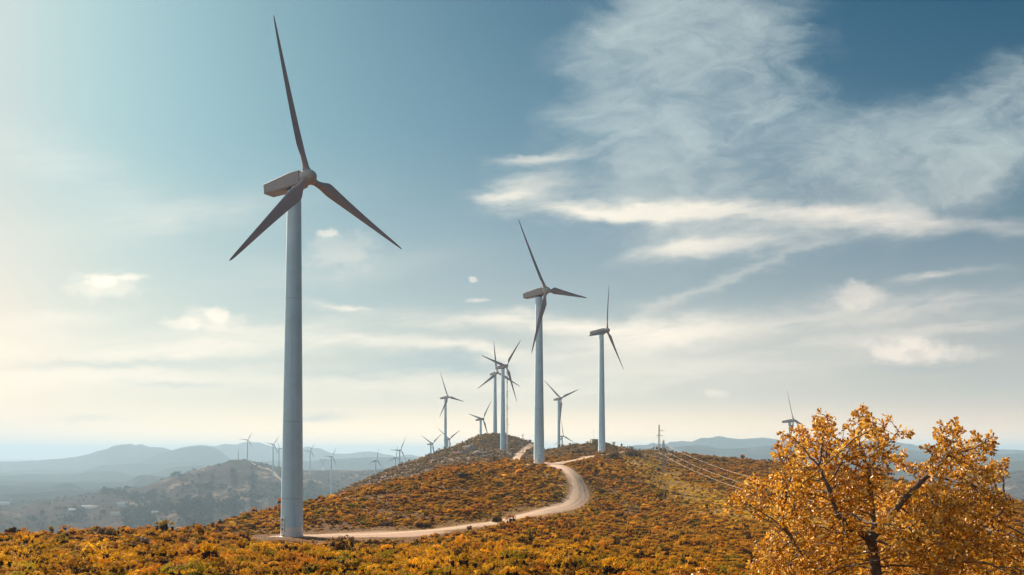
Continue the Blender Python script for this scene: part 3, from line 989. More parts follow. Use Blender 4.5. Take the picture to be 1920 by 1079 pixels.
def far_at(px, py, y0=900, y1=6000):
    u, v = uv(px, py)
    ys = np.linspace(y0, y1, 5000)
    s = height(u * ys, ys) / ys
    k = np.nonzero(s >= v)[0]
    Y = ys[k[0]] if len(k) else y1
    return u * Y, Y, float(height(np.array([u * Y]), np.array([Y]))[0])

def house(px, py, w, d, h, roofm, label, rot=0.3):
    x, y, z = far_at(px, py)
    t = empty("house", (x, y, z - .6), label, "house", "houses on the hazy hillside"); t.rotation_euler.z = rot
    mb = MB(); mb.box((0, 0, h / 2 + .3), (w, d, h + .6)); mb.build("wall", M["whitewash"], t)
    mb = MB()
    a, b = w / 2 + .4, d / 2 + .4
    r = d * .28
    mb.add([(-a, -b, h + .62), (a, -b, h + .62), (a, b, h + .62), (-a, b, h + .62), (-a, 0, h + .6 + r), (a, 0, h + .6 + r)], [(0, 1, 5, 4), (2, 3, 4, 5), (0, 4, 3), (1, 2, 5), (0, 3, 2, 1)])
    mb.build("roof", roofm, t)
    for k in range(3):
        mb = MB(); mb.box((-w * .3 + w * .3 * k, -d / 2 - .03, 1.9), (1.0, .06, 1.3)); mb.build("window", M["dark"], t)
    return t
for a in [(135.5, 958, 13, 7, 3, M["paleroof"], "small white roofed house left of the other houses on the hazy slope", .1),
          (163, 953, 20, 9, 4, M["paleroof"], "long pale house with grey roof beside the one with brown roof", .15),
          (176, 954, 17, 9, 4, M["tile"], "pale house with brown roof in the middle of the hazy slope", -.1),
          (227, 951, 14, 10, 7, M["paleroof"], "bright white two storey house, highest on the hazy slope", .4),
          (217, 966, 15, 9, 4, M["tile"], "low pale house on a bright terrace below the two storey house", .2),
          (291, 965, 12, 8, 5, M["paleroof"], "white house between dark tree clumps at the right of the hazy slope", .5),
          (5, 948, 34, 16, 5, M["paleroof"], "long white farm shed in the far valley at the left edge", .3)]:
    house(*a)

# ------------------------------------------------------------------ vegetation prototypes
def leaf_cloud(rng, n, lobes, size, upbias=0.25, squash=1.0, core=0.0):
    """n small leaf faces over lumpy lobes [(x,y,z,r)]: vertices and quads"""
    L = np.array(lobes)
    w = L[:, 3] ** 2; w /= w.sum()
    k = rng.choice(len(L), n, p=w)
    d = rng.normal(size=(n, 3)); d[:, 2] = np.where(d[:, 2] < -0.35, -d[:, 2], d[:, 2])
    d /= np.linalg.norm(d, axis=1)[:, None]
    rad = L[k, 3] * (0.45 + 0.6 * rng.random(n) ** 0.55)
    c = L[k, :3] + d * rad[:, None] * np.array([1, 1, squash])
    c[:, 2] = np.maximum(c[:, 2], 0.02)
    nrm = d + rng.normal(scale=0.65, size=(n, 3)); nrm[:, 2] += upbias
    nrm /= np.linalg.norm(nrm, axis=1)[:, None]
    t = np.cross(nrm, rng.normal(size=(n, 3))); t /= np.linalg.norm(t, axis=1)[:, None]
    b = np.cross(nrm, t)
    s = size * (0.6 + 0.8 * rng.random(n))
    a = t * s[:, None]; e = b * (s * 0.55)[:, None]
    V = np.stack([c - a, c - 0.1 * a + e, c + a, c - 0.1 * a - e], 1).reshape(-1, 3)
    if not core: return V, np.arange(4 * n).reshape(-1, 4)
    # dark twig faces added inside the lobes to deepen shade between leaves
    m = int(n * core)
    k = rng.choice(len(L), m, p=w)
    d = rng.normal(size=(m, 3)); d /= np.linalg.norm(d, axis=1)[:, None]
    c = L[k, :3] * np.array([1, 1, .8]) + d * (L[k, 3] * .62 * rng.random(m) ** .5)[:, None]
    c[:, 2] = np.maximum(c[:, 2], 0.01)
    t = rng.normal(size=(m, 3)) + np.array([0, 0, .6]); t /= np.linalg.norm(t, axis=1)[:, None]
    b = np.cross(t, rng.normal(size=(m, 3))); b /= np.linalg.norm(b, axis=1)[:, None]
    s = size * (1.6 + 1.6 * rng.random(m))
    a = t * s[:, None]; e = b * (s * 0.30)[:, None]
    V2 = np.stack([c - a, c + e, c + a, c - e], 1).reshape(-1, 3)
    return np.vstack([V, V2]), np.arange(4 * (n + m)).reshape(-1, 4)

def shrub_lobes(rng, r, h, n):
    out = []
    for i in range(n):
        a = rng.uniform(0, 2 * math.pi); q = r * math.sqrt(rng.random()) * 0.75
        lr = r * rng.uniform(0.26, 0.48)
        out.append((q * math.cos(a), q * math.sin(a), max(lr * 0.4, h * (1 - (q / r) ** 2 * 0.7) * rng.uniform(0.5, 0.9) - lr * 0.3), lr))
    return out

proto = bpy.data.collections.new("cover_sources")       # not linked: sources for the ground cover only
def with_core(me, n):
    """faces from n on are dark twigs added for shade"""
    if len(me.polygons) > n:
        me.materials.append(M["twig_shade"])
        mi = np.zeros(len(me.polygons), dtype=np.int32); mi[n:] = 1
        me.polygons.foreach_set("material_index", mi)
    return me
def add_proto(name, V, Fc, mat, n=10 ** 9):
    o = bpy.data.objects.new(name, with_core(raw_mesh(name, V, Fc, [mat]), n))
    proto.objects.link(o)
rg = np.random.default_rng(3)
for i in range(5):      # heath
    V, Fc = leaf_cloud(rg, 900, shrub_lobes(rg, 0.75, 0.62, 11), 0.05, core=.26)
    add_proto("a_heath_%d" % i, V, Fc, M["heath"], 900)
for i in range(2):      # spiky taller shrub
    lob = shrub_lobes(rg, 0.5, 0.7, 7) + [(rg.normal() * .2, rg.normal() * .2, 0.75 + .3 * rg.random(), 0.2) for _ in range(5)]
    V, Fc = leaf_cloud(rg, 900, lob, 0.05, core=.26)
    add_proto("b_heath_%d" % i, V, Fc, M["heath"], 900)
for i in range(4):      # fine twiggy heath for the nearest ground
    lob = shrub_lobes(rg, 0.72, 0.6, 10)
    lob += [(rg.normal() * .35, rg.normal() * .35, 0.55 + .35 * rg.random(), 0.13) for _ in range(12)]
    V, Fc = leaf_cloud(rg, 2600, lob, 0.032, core=.26)
    add_proto("d_heath_%d" % i, V, Fc, M["heath"], 2600)
for i in range(2):      # grass tuft
    n = 220
    a = rg.uniform(0, 2 * math.pi, n); q = 0.4 * np.sqrt(rg.random(n))
    c = np.stack([q * np.cos(a), q * np.sin(a), np.zeros(n)], 1)
    tip = c + np.stack([rg.normal(0, .12, n), rg.normal(0, .12, n), rg.uniform(.16, .42, n)], 1)
    sd = np.stack([np.cos(a + 1.3), np.sin(a + 1.3), 0 * a], 1) * 0.016
    mid = 0.5 * (c + tip) + np.array([0, 0, .03])
    V = np.stack([c - sd, c + sd, mid + sd * .8, tip, mid - sd * .8], 1)
    Vq = np.stack([V[:, 0], V[:, 1], V[:, 2], V[:, 3]], 1).reshape(-1, 3)
    add_proto("c_tuft_%d" % i, Vq, np.arange(4 * n).reshape(-1, 4), M["heath"])

# ------------------------------------------------------------------ ground cover points
def scatter():
    P, S, IDX, TINT = [], [], [], []
    rng = np.random.default_rng(21)
    bands = [(14, 30, 3.6), (30, 60, 3.2), (60, 110, 2.7), (110, 180, 2.1), (180, 260, 1.5), (260, 360, 1.0), (360, 470, 0.7), (470, 740, 0.42)]
    for y0, y1, den in bands:
        U0, U1 = (-0.72, 0.72) if y0 < 400 else (-0.34, 0.22)
        area = (U1 - U0) * (y1 ** 2 - y0 ** 2) / 2
        n = int(area * den)
        y = np.sqrt(rng.uniform(y0 ** 2, y1 ** 2, n)); x = rng.uniform(U0, U1, n) * y
        z = height(x, y)
        # leave out what the relief hides well below its own skyline
        ys = np.geomspace(6, 760, 260)
        us = np.linspace(-0.75, 0.75, 160)
        UU, YY = np.meshgrid(us, ys, indexing="ij")
        sl = h_near_base(UU * YY, YY) / YY
        mx = np.maximum.accumulate(sl, 1)
        iu = np.clip(np.round((x / y + 0.75) / 1.5 * 159).astype(int), 0, 159)
        iy = np.clip(np.searchsorted(ys, y * 0.985) - 1, 0, 259)
        keep = (z + 2.2) / y > mx[iu, iy] - 0.004
        x, y, z = x[keep], y[keep], z[keep]
        rm_ = road_mask(x, y)
        gold_, brown_ = zones(x, y)
        big = fbm(x / 11.0 + 5, y / 11.0, 3)
        sp = fbm(x / 5.0 - 8, y / 5.0 + 3, 3)
        hue = fbm(x / 17.0 + 30, y / 17.0 - 12, 4) * .7 + fbm(x / 60.0 - 3, y / 60.0 + 8, 2) * .45
        n = len(x)
        r = rng.random(n)
        k = (rm_ < 0.25 + 0.4 * rng.random(n)) & (r < np.clip(0.98 + 1.2 * big - 0.45 * gold_, 0.08, 1) * (1 - 0.25 * brown_))
        x, y, z, gold_, brown_, big, sp, hue = [q[k] for q in (x, y, z, gold_, brown_, big, sp, hue)]
        n = len(x)
        grow = {14: .42, 30: .47, 60: .52, 110: .60, 180: .70, 260: .84, 360: 1.0, 470: 1.1}[y0]
        s = grow * np.exp(rng.normal(-.06, .42, n)) * (1 + 0.85 * np.clip(big, -.5, .8))
        s = s * (1 - 0.55 * gold_ * rng.random(n))
        if y0 < 420:
            s = s * np.clip((dist_line(x, y, ROAD_A) - 1.5) / np.where(y < 185, 8.0, 3.5), 0.30, 1) * np.clip((np.hypot((x + 28) / 17.0, (y - 142) / 9.0) - 0.9) / 1.1, 0.22, 1)
        idx = rng.choice([0, 1, 2, 3, 4, 5, 6], n, p=[.18, .18, .18, .18, .14, .07, .07])
        if y0 < 60:
            idx = rng.choice([9, 10, 11, 12, 6], n, p=[.24, .24, .24, .22, .06])
        tuft = rng.random(n) < 0.14 + 0.65 * gold_
        idx = np.where(tuft, rng.choice([7, 8], n), idx)
        s = np.where(tuft, s * 1.15, s)
        base = np.ones((n, 3))
        v = np.exp(rng.normal(0, .22, n))
        base *= v[:, None]
        # kinds of shrub: rust, gold, olive, dark
        q = hue + rng.normal(0, .28, n)
        rust = np.array([0.86, 0.66, 0.75]); goldc = np.array([1.08, 1.22, 1.2]); olive = np.array([0.50, 0.72, 1.0]); darkc = np.array([0.22, 0.17, 0.3])
        c = np.where((q < -0.30)[:, None], rust, np.where((q > 0.30)[:, None], goldc, np.ones(3)))
        o_ = sp + rng.normal(0, .22, n)
        c = np.where((o_ > 0.30)[:, None], olive, c)
        c = np.where((o_ < -0.42)[:, None], darkc, c)
        c = c * base
        near = np.clip((95 - y) / 60, 0, 1)[:, None]
        c = c * (1 + near * np.array([0.12, 0.30, 1.5]))
        c = np.where(tuft[:, None], np.array([1.15, 1.65, 5.0]) * base, c)
        br = np.array([0.46, 0.62, 9.0])
        bk = (brown_ * (rng.random(n) < 0.92))[:, None]
        c = c * (1 - bk) + bk * br * base
        s = np.minimum(s, grow * 1.6) * np.where(rng.random(n) < .03, 1.7, 1.0)
        s = s * np.where((x / y > -.30) & (x / y < -.11) & (y > 88) & (y < 150), .55, 1.0)
        fl = np.clip(rng.normal(.98, .26, n), .45, 1.6)
        P.append(np.stack([x, y, z - 0.04 * s], 1)); S.append(np.stack([s, s, s * fl], 1)); IDX.append(idx); TINT.append(c)
    return np.vstack(P), np.vstack(S), np.concatenate(IDX), np.vstack(TINT)

def instancer(name, P, S, IDX, TINT, coll):
    rng = np.random.default_rng(2)
    me = bpy.data.meshes.new(name)
    me.vertices.add(len(P))
    me.vertices.foreach_set("co", P.astype(np.float32).ravel())
    S = S if S.ndim == 2 else np.stack([S, S, S], 1)
    add_attr(me, "size", S, "FLOAT_VECTOR")
    a = me.attributes.new("pick", "INT", "POINT"); a.data.foreach_set("value", IDX.astype(np.int32))
    rot = np.stack([rng.normal(0, .12, len(P)), rng.normal(0, .12, len(P)), rng.uniform(0, 6.283, len(P))], 1)
    add_attr(me, "turn", rot, "FLOAT_VECTOR")
    add_attr(me, "tint", np.concatenate([TINT, np.ones((len(P), 1))], 1), "FLOAT_COLOR")
    o = bpy.data.objects.new(name, me); COL.objects.link(o)
    ng = bpy.data.node_groups.new(name + "_nodes", "GeometryNodeTree")
    ng.interface.new_socket("Geometry", in_out="INPUT", socket_type="NodeSocketGeometry")
    ng.interface.new_socket("Geometry", in_out="OUTPUT", socket_type="NodeSocketGeometry")
    N = ng.nodes; Lk = ng.links
    gi = N.new("NodeGroupInput"); go = N.new("NodeGroupOutput")
    m2p = N.new("GeometryNodeMeshToPoints")
    ip = N.new("GeometryNodeInstanceOnPoints")
    ci = N.new("GeometryNodeCollectionInfo"); ci.inputs["Collection"].default_value = coll
    ci.inputs["Separate Children"].default_value = True; ci.inputs["Reset Children"].default_value = True
    def named(nm, dt):
        q = N.new("GeometryNodeInputNamedAttribute"); q.data_type = dt; q.inputs["Name"].default_value = nm
        return q.outputs["Attribute"]
    Lk.new(gi.outputs[0], m2p.inputs[0]); Lk.new(m2p.outputs[0], ip.inputs["Points"])
    Lk.new(ci.outputs[0], ip.inputs["Instance"]); ip.inputs["Pick Instance"].default_value = True
    Lk.new(named("pick", "INT"), ip.inputs["Instance Index"])
    e2r = N.new("FunctionNodeEulerToRotation"); Lk.new(named("turn", "FLOAT_VECTOR"), e2r.inputs[0])
    Lk.new(e2r.outputs[0], ip.inputs["Rotation"])
    Lk.new(named("size", "FLOAT_VECTOR"), ip.inputs["Scale"])
    Lk.new(ip.outputs[0], go.inputs[0])
    md = o.modifiers.new("cover", "NODES"); md.node_group = ng
    return o

P, S, IDX, TINT = scatter()
print("cover instances", len(P))
cover = instancer("heath_shrubs", P, S, IDX, TINT, proto)
tag(cover, "low orange heath shrubs and grass tufts covering the ridge", "ground cover", kind="stuff")

# far woodland on the hazy hill: dark clumps that read as one mass
proto2 = bpy.data.collections.new("wood_sources")
for i in range(3):
    lob = [(rg.normal() * .9, rg.normal() * .9, 2.2 + rg.normal() * .6, rg.uniform(.9, 1.6)) for _ in range(8)]
    V, Fc = leaf_cloud(rg, 260, lob, 0.45)
    o = bpy.data.objects.new("w_tree_%d" % i, raw_mesh("w_tree", V, Fc, [M["wood"]])); proto2.objects.link(o)
rw = np.random.default_rng(8)
pts = []
clumps = [(200, 922, 12, 5, 70), (230, 925, 20, 4, 30), (262, 935, 20, 8, 60), (285, 930, 10, 8, 40), (268, 960, 22, 14, 130), (310, 955, 22, 12, 130), (345, 955, 14, 12, 70), (375, 950, 28, 16, 170),
          (425, 950, 25, 10, 90), (370, 985, 25, 9, 80), (240, 985, 10, 6, 24), (275, 985, 20, 10, 60), (150, 962, 12, 6, 40), (130, 975, 12, 5, 30), (60, 975, 10, 4, 12), (400, 915, 30, 6, 40), (350, 893, 20, 3, 30), (480, 930, 40, 10, 60), (560, 915, 40, 8, 60), (700, 893, 40, 4, 60)]
for cx, cy, sx, sy, n in clumps:
    for _ in range(n):
        px_, py_ = cx + rw.normal() * sx * .6, cy + rw.normal() * sy * .6
        pts.append((px_, py_))
WP = []
ys = np.linspace(1100, 3200, 1100)
for px_, py_ in pts:
    u, v = uv(px_, py_)
    s = height(u * ys, ys) / ys
    k = np.nonzero(s >= v)[0]
    if len(k):
        WP.append((u * ys[k[0]], ys[k[0]], s[k[0]] * ys[k[0]] - .5))
# loose scrub trees all over the hazy hill
nx = 2600
yy = rw.uniform(1300, 2600, nx); xx = rw.uniform(-0.64, -0.12, nx) * yy
dens = fbm(xx / 160.0, yy / 160.0, 3)
k = dens + rw.normal(0, .2, nx) > 0.22
WP = np.vstack([np.array(WP), np.stack([xx[k], yy[k], height(xx[k], yy[k]) - .4], 1)])
n = len(WP)
wood = instancer("woodland", WP, np.exp(rw.normal(.15, .35, n)), rw.integers(0, 3, n), np.ones((n, 3)), proto2)
tag(wood, "dark tree clumps scattered over the hazy grey hillside", "woodland", kind="stuff")

# loose stones on the brown hill
proto3 = bpy.data.collections.new("stone_sources")
for i in range(3):
    bm = bmesh.new(); bmesh.ops.create_icosphere(bm, subdivisions=2, radius=1)
    for v_ in bm.verts:
        c_ = v_.co; k_ = 1 + .5 * float(fbm(np.array([c_.x * 1.2 + i * 5]), np.array([c_.y * 1.2 + c_.z * 1.9]), 3)[0])
        v_.co = Vector((c_.x * k_, c_.y * .75 * k_, c_.z * .5 * k_))
    me_ = bpy.data.meshes.new("stone"); bm.to_mesh(me_); bm.free(); me_.materials.append(M["rock"])
    o_ = bpy.data.objects.new("s_stone_%d" % i, me_); proto3.objects.link(o_)
rs = np.random.default_rng(17)
ns = 2200
ys_ = rs.uniform(440, 690, ns); xs_ = rs.uniform(-.20, .03, ns) * ys_
kk_ = (fbm(xs_ / 22.0, ys_ / 22.0, 4) + rs.normal(0, .15, ns) > .12) & (road_mask(xs_, ys_) < .2)
xs_, ys_ = xs_[kk_], ys_[kk_]
stones = instancer("loose_rocks", np.stack([xs_, ys_, height(xs_, ys_) + .1], 1), np.exp(rs.normal(-.45, .5, len(xs_))), rs.integers(0, 3, len(xs_)), np.ones((len(xs_), 3)), proto3)
tag(stones, "small grey stones lying between the shrubs of the brown hill", "rocks", kind="stuff")

# ------------------------------------------------------------------ single bushes
BUSH = []
def bush(px, row, Y, w, h, mat, label, seed, tall=False, dens=1.0):
    rng = np.random.default_rng(seed)
    x, y, z = placed(px, Y)
    t = empty("tree" if tall else "bush", (x, y, z - .05), label, "tree" if tall else "bush", None if tall else "single bushes standing out of the heath")
    r = w / 2
    lob = []
    for i in range(int(14)):
        a = rng.uniform(0, 2 * math.pi); q = r * math.sqrt(rng.random()) * .72
        lr = r * rng.uniform(.22, .40)
        zz = h * (0.72 - .5 * (q / r) ** 2) * rng.uniform(.12, 1.0)
        if tall: zz = h * (.45 + .45 * rng.random() * (1 - (q / r) ** 2))
        lob.append((q * math.cos(a), q * math.sin(a), max(zz, lr * .3), lr))
    leaf = 0.055 if Y < 100 else (0.07 if Y < 200 else 0.13)
    V, Fc = leaf_cloud(rng, int(2600 * dens), lob, leaf, core=.4)
    f = bpy.data.objects.new("crown" if tall else "foliage", with_core(raw_mesh("foliage", V, Fc, [mat]), int(2600 * dens))); COL.objects.link(f); f.parent = t
    mb = MB()
    for l in lob[:8]:
        mb.tube([(0, 0, 0), (l[0] * .35, l[1] * .35, l[2] * .5), (l[0], l[1], l[2])], [.02 * w ** .6 + .01, .016 * w ** .6 + .005, .006], 5)
    mb.build("trunk" if tall else "stem", M["bark"], t)
    return t

B, G = M["bush"], M["bush_gold"]
bush(27, 998, 112, 2.1, 1.5, B, "small round dark tree alone on the skyline at the left edge", 1, True)
bush(265, 1020, 70, 2.5, 1.3, B, "large dark bush with pointed tops at left, below the skyline", 2)
bush(120, 1010, 95, 1.9, 1.3, B, "dark reddish bush on the left skyline between lone tree and big bush", 3)
bush(200, 1002, 105, 2.9, 1.3, B, "broad rusty bush on the skyline below the hillside houses", 4)
bush(95, 1035, 70, .9, .8, B, "small pointed dark bush in the left foreground", 5)
bush(415, 968, 172, 1.9, 1.9, B, "round dark bush on the slope skyline left of the nearest tower", 6)
bush(360, 988, 166, 1.5, 1.3, G, "small pale bush at the foot of the slope left of the nearest tower", 7)
bush(680, 1058, 52, 1.5, 1.5, G, "rounded yellow bush in the foreground right of the nearest tower", 8)
bush(640, 1020, 98, 2.0, 1.2, B, "dark low bush in front of the gravel pad", 9)
bush(650, 1012, 112, 3.2, 1.3, B, "wide dark thicket at the lower edge of the gravel pad", 10)
bush(868, 903, 222, 5.0, 2.4, B, "large dark thicket high on the orange knoll", 11)
bush(790, 990, 158, 3.2, 1.5, G, "flat topped orange bush on the verge above the road", 12)
bush(1086, 850, 395, 8.0, 4.0, B, "large dark bush between the road and the hut rise", 13)
bush(1150, 885, 335, 9.0, 3.0, B, "big dark thicket below the top of the road", 14)
bush(1195, 872, 365, 12.0, 4.0, B, "wide dark thicket beside the golden clearing", 15)
bush(930, 978, 163, 2.6, 1.5, B, "dark olive bush on the left verge of the road before the bend", 16)
bush(1235, 898, 322, 2.0, 2.2, B, "small dark bush beside the foot of the nearer pylon", 17)
bush(945, 866, 300, 2.6, 2.2, plain_mat("rust", (.16, .05, .03)) if False else B, "dark bush on the knoll skyline below the lattice mast", 18)
bush(1060, 1068, 44, 1.5, 1.1, G, "golden bush at the bottom of the photo, left of centre of the dark slope", 19)
bush(745, 1050, 58, 1.9, 1.2, B, "dark bush in the foreground right of the rounded yellow bush", 20)

# rocks on the brown hill
def rock(px, Y, w, h, label, seed):
    x, y, z = placed(px, Y)
    rng = np.random.default_rng(seed)
    bm = bmesh.new(); bmesh.ops.create_icosphere(bm, subdivisions=4, radius=1)
    for v in bm.verts:
        c = v.co
        k = 1 + .45 * float(fbm(np.array([c.x * 1.3 + seed * 7]), np.array([c.y * 1.3 + c.z * 2.1]), 4)[0])
        v.co = Vector((c.x * w / 2 * k, c.y * w / 2.5 * k, c.z * h * k))
    me = bpy.data.meshes.new("rock"); bm.to_mesh(me); bm.free(); me.materials.append(M["rock"])
    o = bpy.data.objects.new("rock", me); COL.objects.link(o); o.location = (x, y, z)
    return tag(o, label, "rock", "grey rocks on the brown hill")
rock(882, 596, 9, 3.0, "grey rock outcrop highest on the brown hill front, left of the turbine pair", 1)
rock(897, 560, 12, 2.6, "widest grey rock outcrop on the brown hill front", 2)
rock(868, 575, 7, 1.8, "lower left grey rock of the outcrops on the brown hill", 3)
rock(912, 540, 6, 1.6, "lower right grey rock of the outcrops on the brown hill", 4)

# ------------------------------------------------------------------ the oak
def oak():
    D0 = 11.0
    rng = np.random.default_rng(4)
    blobs = [(1545,800,26),(1535,835,48),(1500,815,20),(1464,846,17),(1478,852,20),(1474,818,14),(1492,868,20),(1502,842,20),(1580,850,45),(1612,785,20),(1622,768,10),(1640,800,22),(1600,815,25),(1650,835,32),(1700,812,14),(1665,790,9),(1693,865,22),(1640,870,34),
             (1770,815,24),(1790,805,20),(1765,860,42),(1820,850,38),(1850,830,24),(1800,895,46),(1870,885,26),(1725,890,28),(1840,900,36),
             (1440,925,36),(1400,935,22),(1425,955,24),(1455,900,20),(1480,935,34),(1500,980,28),(1450,1015,22),(1430,1050,26),(1520,1060,36),(1575,930,34),(1630,900,30),(1590,990,34),(1385,948,20),(1365,955,9),(1410,910,16),(1490,905,42),(1520,940,45),(1470,960,30),(1560,900,40),(1610,925,44),(1570,960,44),(1650,960,46),(1700,940,40),(1750,950,48),(1810,960,48),(1870,950,36),
             (1440,1035,30),(1425,1065,22),(1465,1005,22),(1500,1040,44),(1550,1020,44),(1600,1040,44),(1690,1010,52),(1740,1040,56),(1800,1030,52),(1860,1010,46),(1900,1040,40),(1650,1060,44),(1460,1080,36),(1540,1090,50),(1700,1100,60),(1800,1100,60),(1890,1095,50),(1960,1030,46),(1950,1090,50),(1600,1110,40)]
    att = []
    for bx, by, br in blobs:
        rm_ = br / F * D0
        n = max(12, int(0.058 * br * br + 12))
        dy0 = rng.normal(0, .55)
        for _ in range(n):
            d = rng.normal(size=3); d /= np.linalg.norm(d); d *= rng.random() ** (1 / 3)
            c = np.array(pt(bx, by, D0))
            p = c + d * rm_ * np.array([1, 1.9, 1]) + np.array([0, dy0, 0])
            p[[0, 2]] *= p[1] / D0          # stays at its bearing when moved in depth
            uu, vv = p[0] / p[1] * F + 960, HORIZON - p[2] / p[1] * F
            if p[1] < D0 and 1600 < uu < 1655 and 1000 < vv < 1120: continue     # the fork stays open to the view
            att.append(p)
    att = np.array(att)
    bx_, by_ = (1643 - 960) / F * D0, D0
    gz = hz(bx_, by_)
    nodes = [np.array([bx_, by_, gz - .15])]; par = [-1]
    # trunk and the first limbs by hand
    def grow(frm, *ps):
        k = frm
        for p in ps:
            a = nodes[k]; n = max(1, int(np.linalg.norm(p - a) / .10))
            for i in range(1, n + 1):
                nodes.append(a + (p - a) * i / n + rng.normal(0, .006, 3)); par.append(k); k = len(nodes) - 1
        return k
    P_ = lambda px, py, dy=0.0: np.array(pt(px, py, D0 + dy))
    fork = grow(0, P_(1646, 1100), P_(1641, 1050, .02), P_(1633, 1012, .02))
    grow(fork, P_(1612, 998, -.1), P_(1588, 992, -.15), P_(1570, 965, -.2), P_(1548, 905, -.1))
    kk = grow(fork, P_(1640, 985, .1), P_(1632, 935, .25), P_(1628, 880, .3))
    grow(fork, P_(1655, 990, .15), P_(1700, 930, .1), P_(1740, 890, 0), P_(1775, 855, .1))
    low = grow(0, P_(1600, 1150, -.2), P_(1540, 1090, -.3), P_(1505, 1040, -.3), P_(1470, 990, -.4))
    grow(0, P_(1700, 1140, .3), P_(1760, 1080, .5), P_(1830, 1000, .5), P_(1880, 960, .4))
    NN = np.array(nodes); 
    nodes = [np.array(q) for q in NN]
    step, kill, infl = .065, .082, 1.6
    alive = np.ones(len(att), bool)
    arr = np.array(nodes)
    near_i = np.zeros(len(att), int); near_d = np.full(len(att), 1e9)
    def upd(i0):
        for i in range(i0, len(nodes)):
            d = np.linalg.norm(att - nodes[i], axis=1)
            m = d < near_d
            near_d[m] = d[m]; near_i[m] = i
    upd(0)
    for it in range(220):
        alive &= near_d > kill
        if not alive.any(): break
        act = alive & (near_d < infl)
        if not act.any(): break
        acc = {}
        for j in np.nonzero(act)[0]:
            v = att[j] - nodes[near_i[j]]
            acc.setdefault(near_i[j], []).append(v / (np.linalg.norm(v) + 1e-9))
        i0 = len(nodes)
        for k, vs in acc.items():
            d = np.mean(vs, 0) + rng.normal(0, .16, 3) + np.array([0, 0, .06])
            d /= np.linalg.norm(d) + 1e-9
            nodes.append(nodes[k] + d * step); par.append(k)
        upd(i0)
        if len(nodes) > 16000: break
    N = np.array(nodes); n = len(N); par_ = np.array(par)
    kids = [[] for _ in range(n)]
    for i in range(1, n): kids[par_[i]].append(i)
    rad = np.zeros(n)
    ex = 2.25
    for i in range(n - 1, -1, -1):
        rad[i] = 0.0034 if not kids[i] else sum(rad[k] ** ex for k in kids[i]) ** (1 / ex)
    rad = np.minimum(rad, .085)
    # wood
    V, Fq = [], []
    for i in range(1, n):
        a, b = N[par_[i]], N[i]
        t = b - a; L = np.linalg.norm(t)
        if L < 1e-6: continue
        t = t / L
        u = np.cross(t, [0.3, 0.9, 0.2]); u /= np.linalg.norm(u); w = np.cross(t, u)
        ra, rb = min(rad[par_[i]], rad[i] * 1.35), rad[i]
        m = 6 if rb > .012 else 4
        o = len(V)
        for c, r in ((a, ra), (b + t * r_ov(rb), rb)):
            for k in range(m):
                q = 2 * math.pi * k / m
                V.append(c + r * (math.cos(q) * u + math.sin(q) * w))
        for k in range(m): Fq.append((o + k, o + (k + 1) % m, o + m + (k + 1) % m, o + m + k))
    t = empty("oak_tree", (bx_, by_, gz), "large orange leaved oak in the right foreground with sparse twigs at the top", "tree")
    org = np.array([bx_, by_, gz])
    me = raw_mesh("trunk", np.array(V) - org, np.array(Fq), [M["bark"]], True)
    o = bpy.data.objects.new("trunk", me); COL.objects.link(o); o.parent = t
    # leaves: rosettes along the thin twigs
    tw = np.nonzero(rad < 0.0095)[0]
    C, DIR = [], []
    for i in tw:
        if par_[i] < 0: continue
        d = N[i] - N[par_[i]]; d /= np.linalg.norm(d) + 1e-9
        end = not kids[i]
        m = rng.integers(10, 17) if end else (rng.integers(3, 6) if rng.random() < .85 else 0)
        for _ in range(m):
            C.append(N[i] + rng.normal(0, .018, 3)); v = d * (1.1 if end else .5) + rng.normal(0, .75, 3); DIR.append(v / np.linalg.norm(v))
    C = np.array(C); DIR = np.array(DIR); m = len(C)
    print("oak nodes", n, "leaves", m)
    ln = rng.uniform(.034, .068, m); wd = ln * rng.uniform(.20, .30, m)
    sdv = np.cross(DIR, rng.normal(size=(m, 3))); sdv /= np.linalg.norm(sdv, axis=1)[:, None]
    nv = np.cross(DIR, sdv)
    def P2(f, s, up): return C + DIR * (ln * f)[:, None] + sdv * (wd * s)[:, None] + nv * (wd * up)[:, None]
    b0 = P2(0, 0, 0); l1 = P2(.45, .8, .35); l2 = P2(.78, 1.0, .45); tp = P2(1.05, 0, -.1); r2 = P2(.78, -1.0, .45); r1 = P2(.45, -.8, .35); md = P2(.6, 0, 0)
    V = np.stack([b0, l1, l2, tp, r2, r1, md], 1).reshape(-1, 3) - org
    k = np.arange(m)[:, None] * 7
    Fq = np.concatenate([k + np.array([[0, 1, 2, 6]]), k + np.array([[6, 2, 3, 3]])[:, :4], k + np.array([[0, 6, 4, 5]]), k + np.array([[6, 3, 3, 4]])], 0)
    tri = np.concatenate([k + np.array([[0, 1, 6]]), k + np.array([[1, 2, 6]]), k + np.array([[2, 3, 6]]), k + np.array([[6, 3, 4]]), k + np.array([[6, 4, 5]]), k + np.array([[0, 6, 5]])], 0)
    me = raw_mesh("crown", V, tri, [M["oak"]])
    o = bpy.data.objects.new("crown", me); COL.objects.link(o); o.parent = t
def r_ov(r): return r * 0.25
oak()

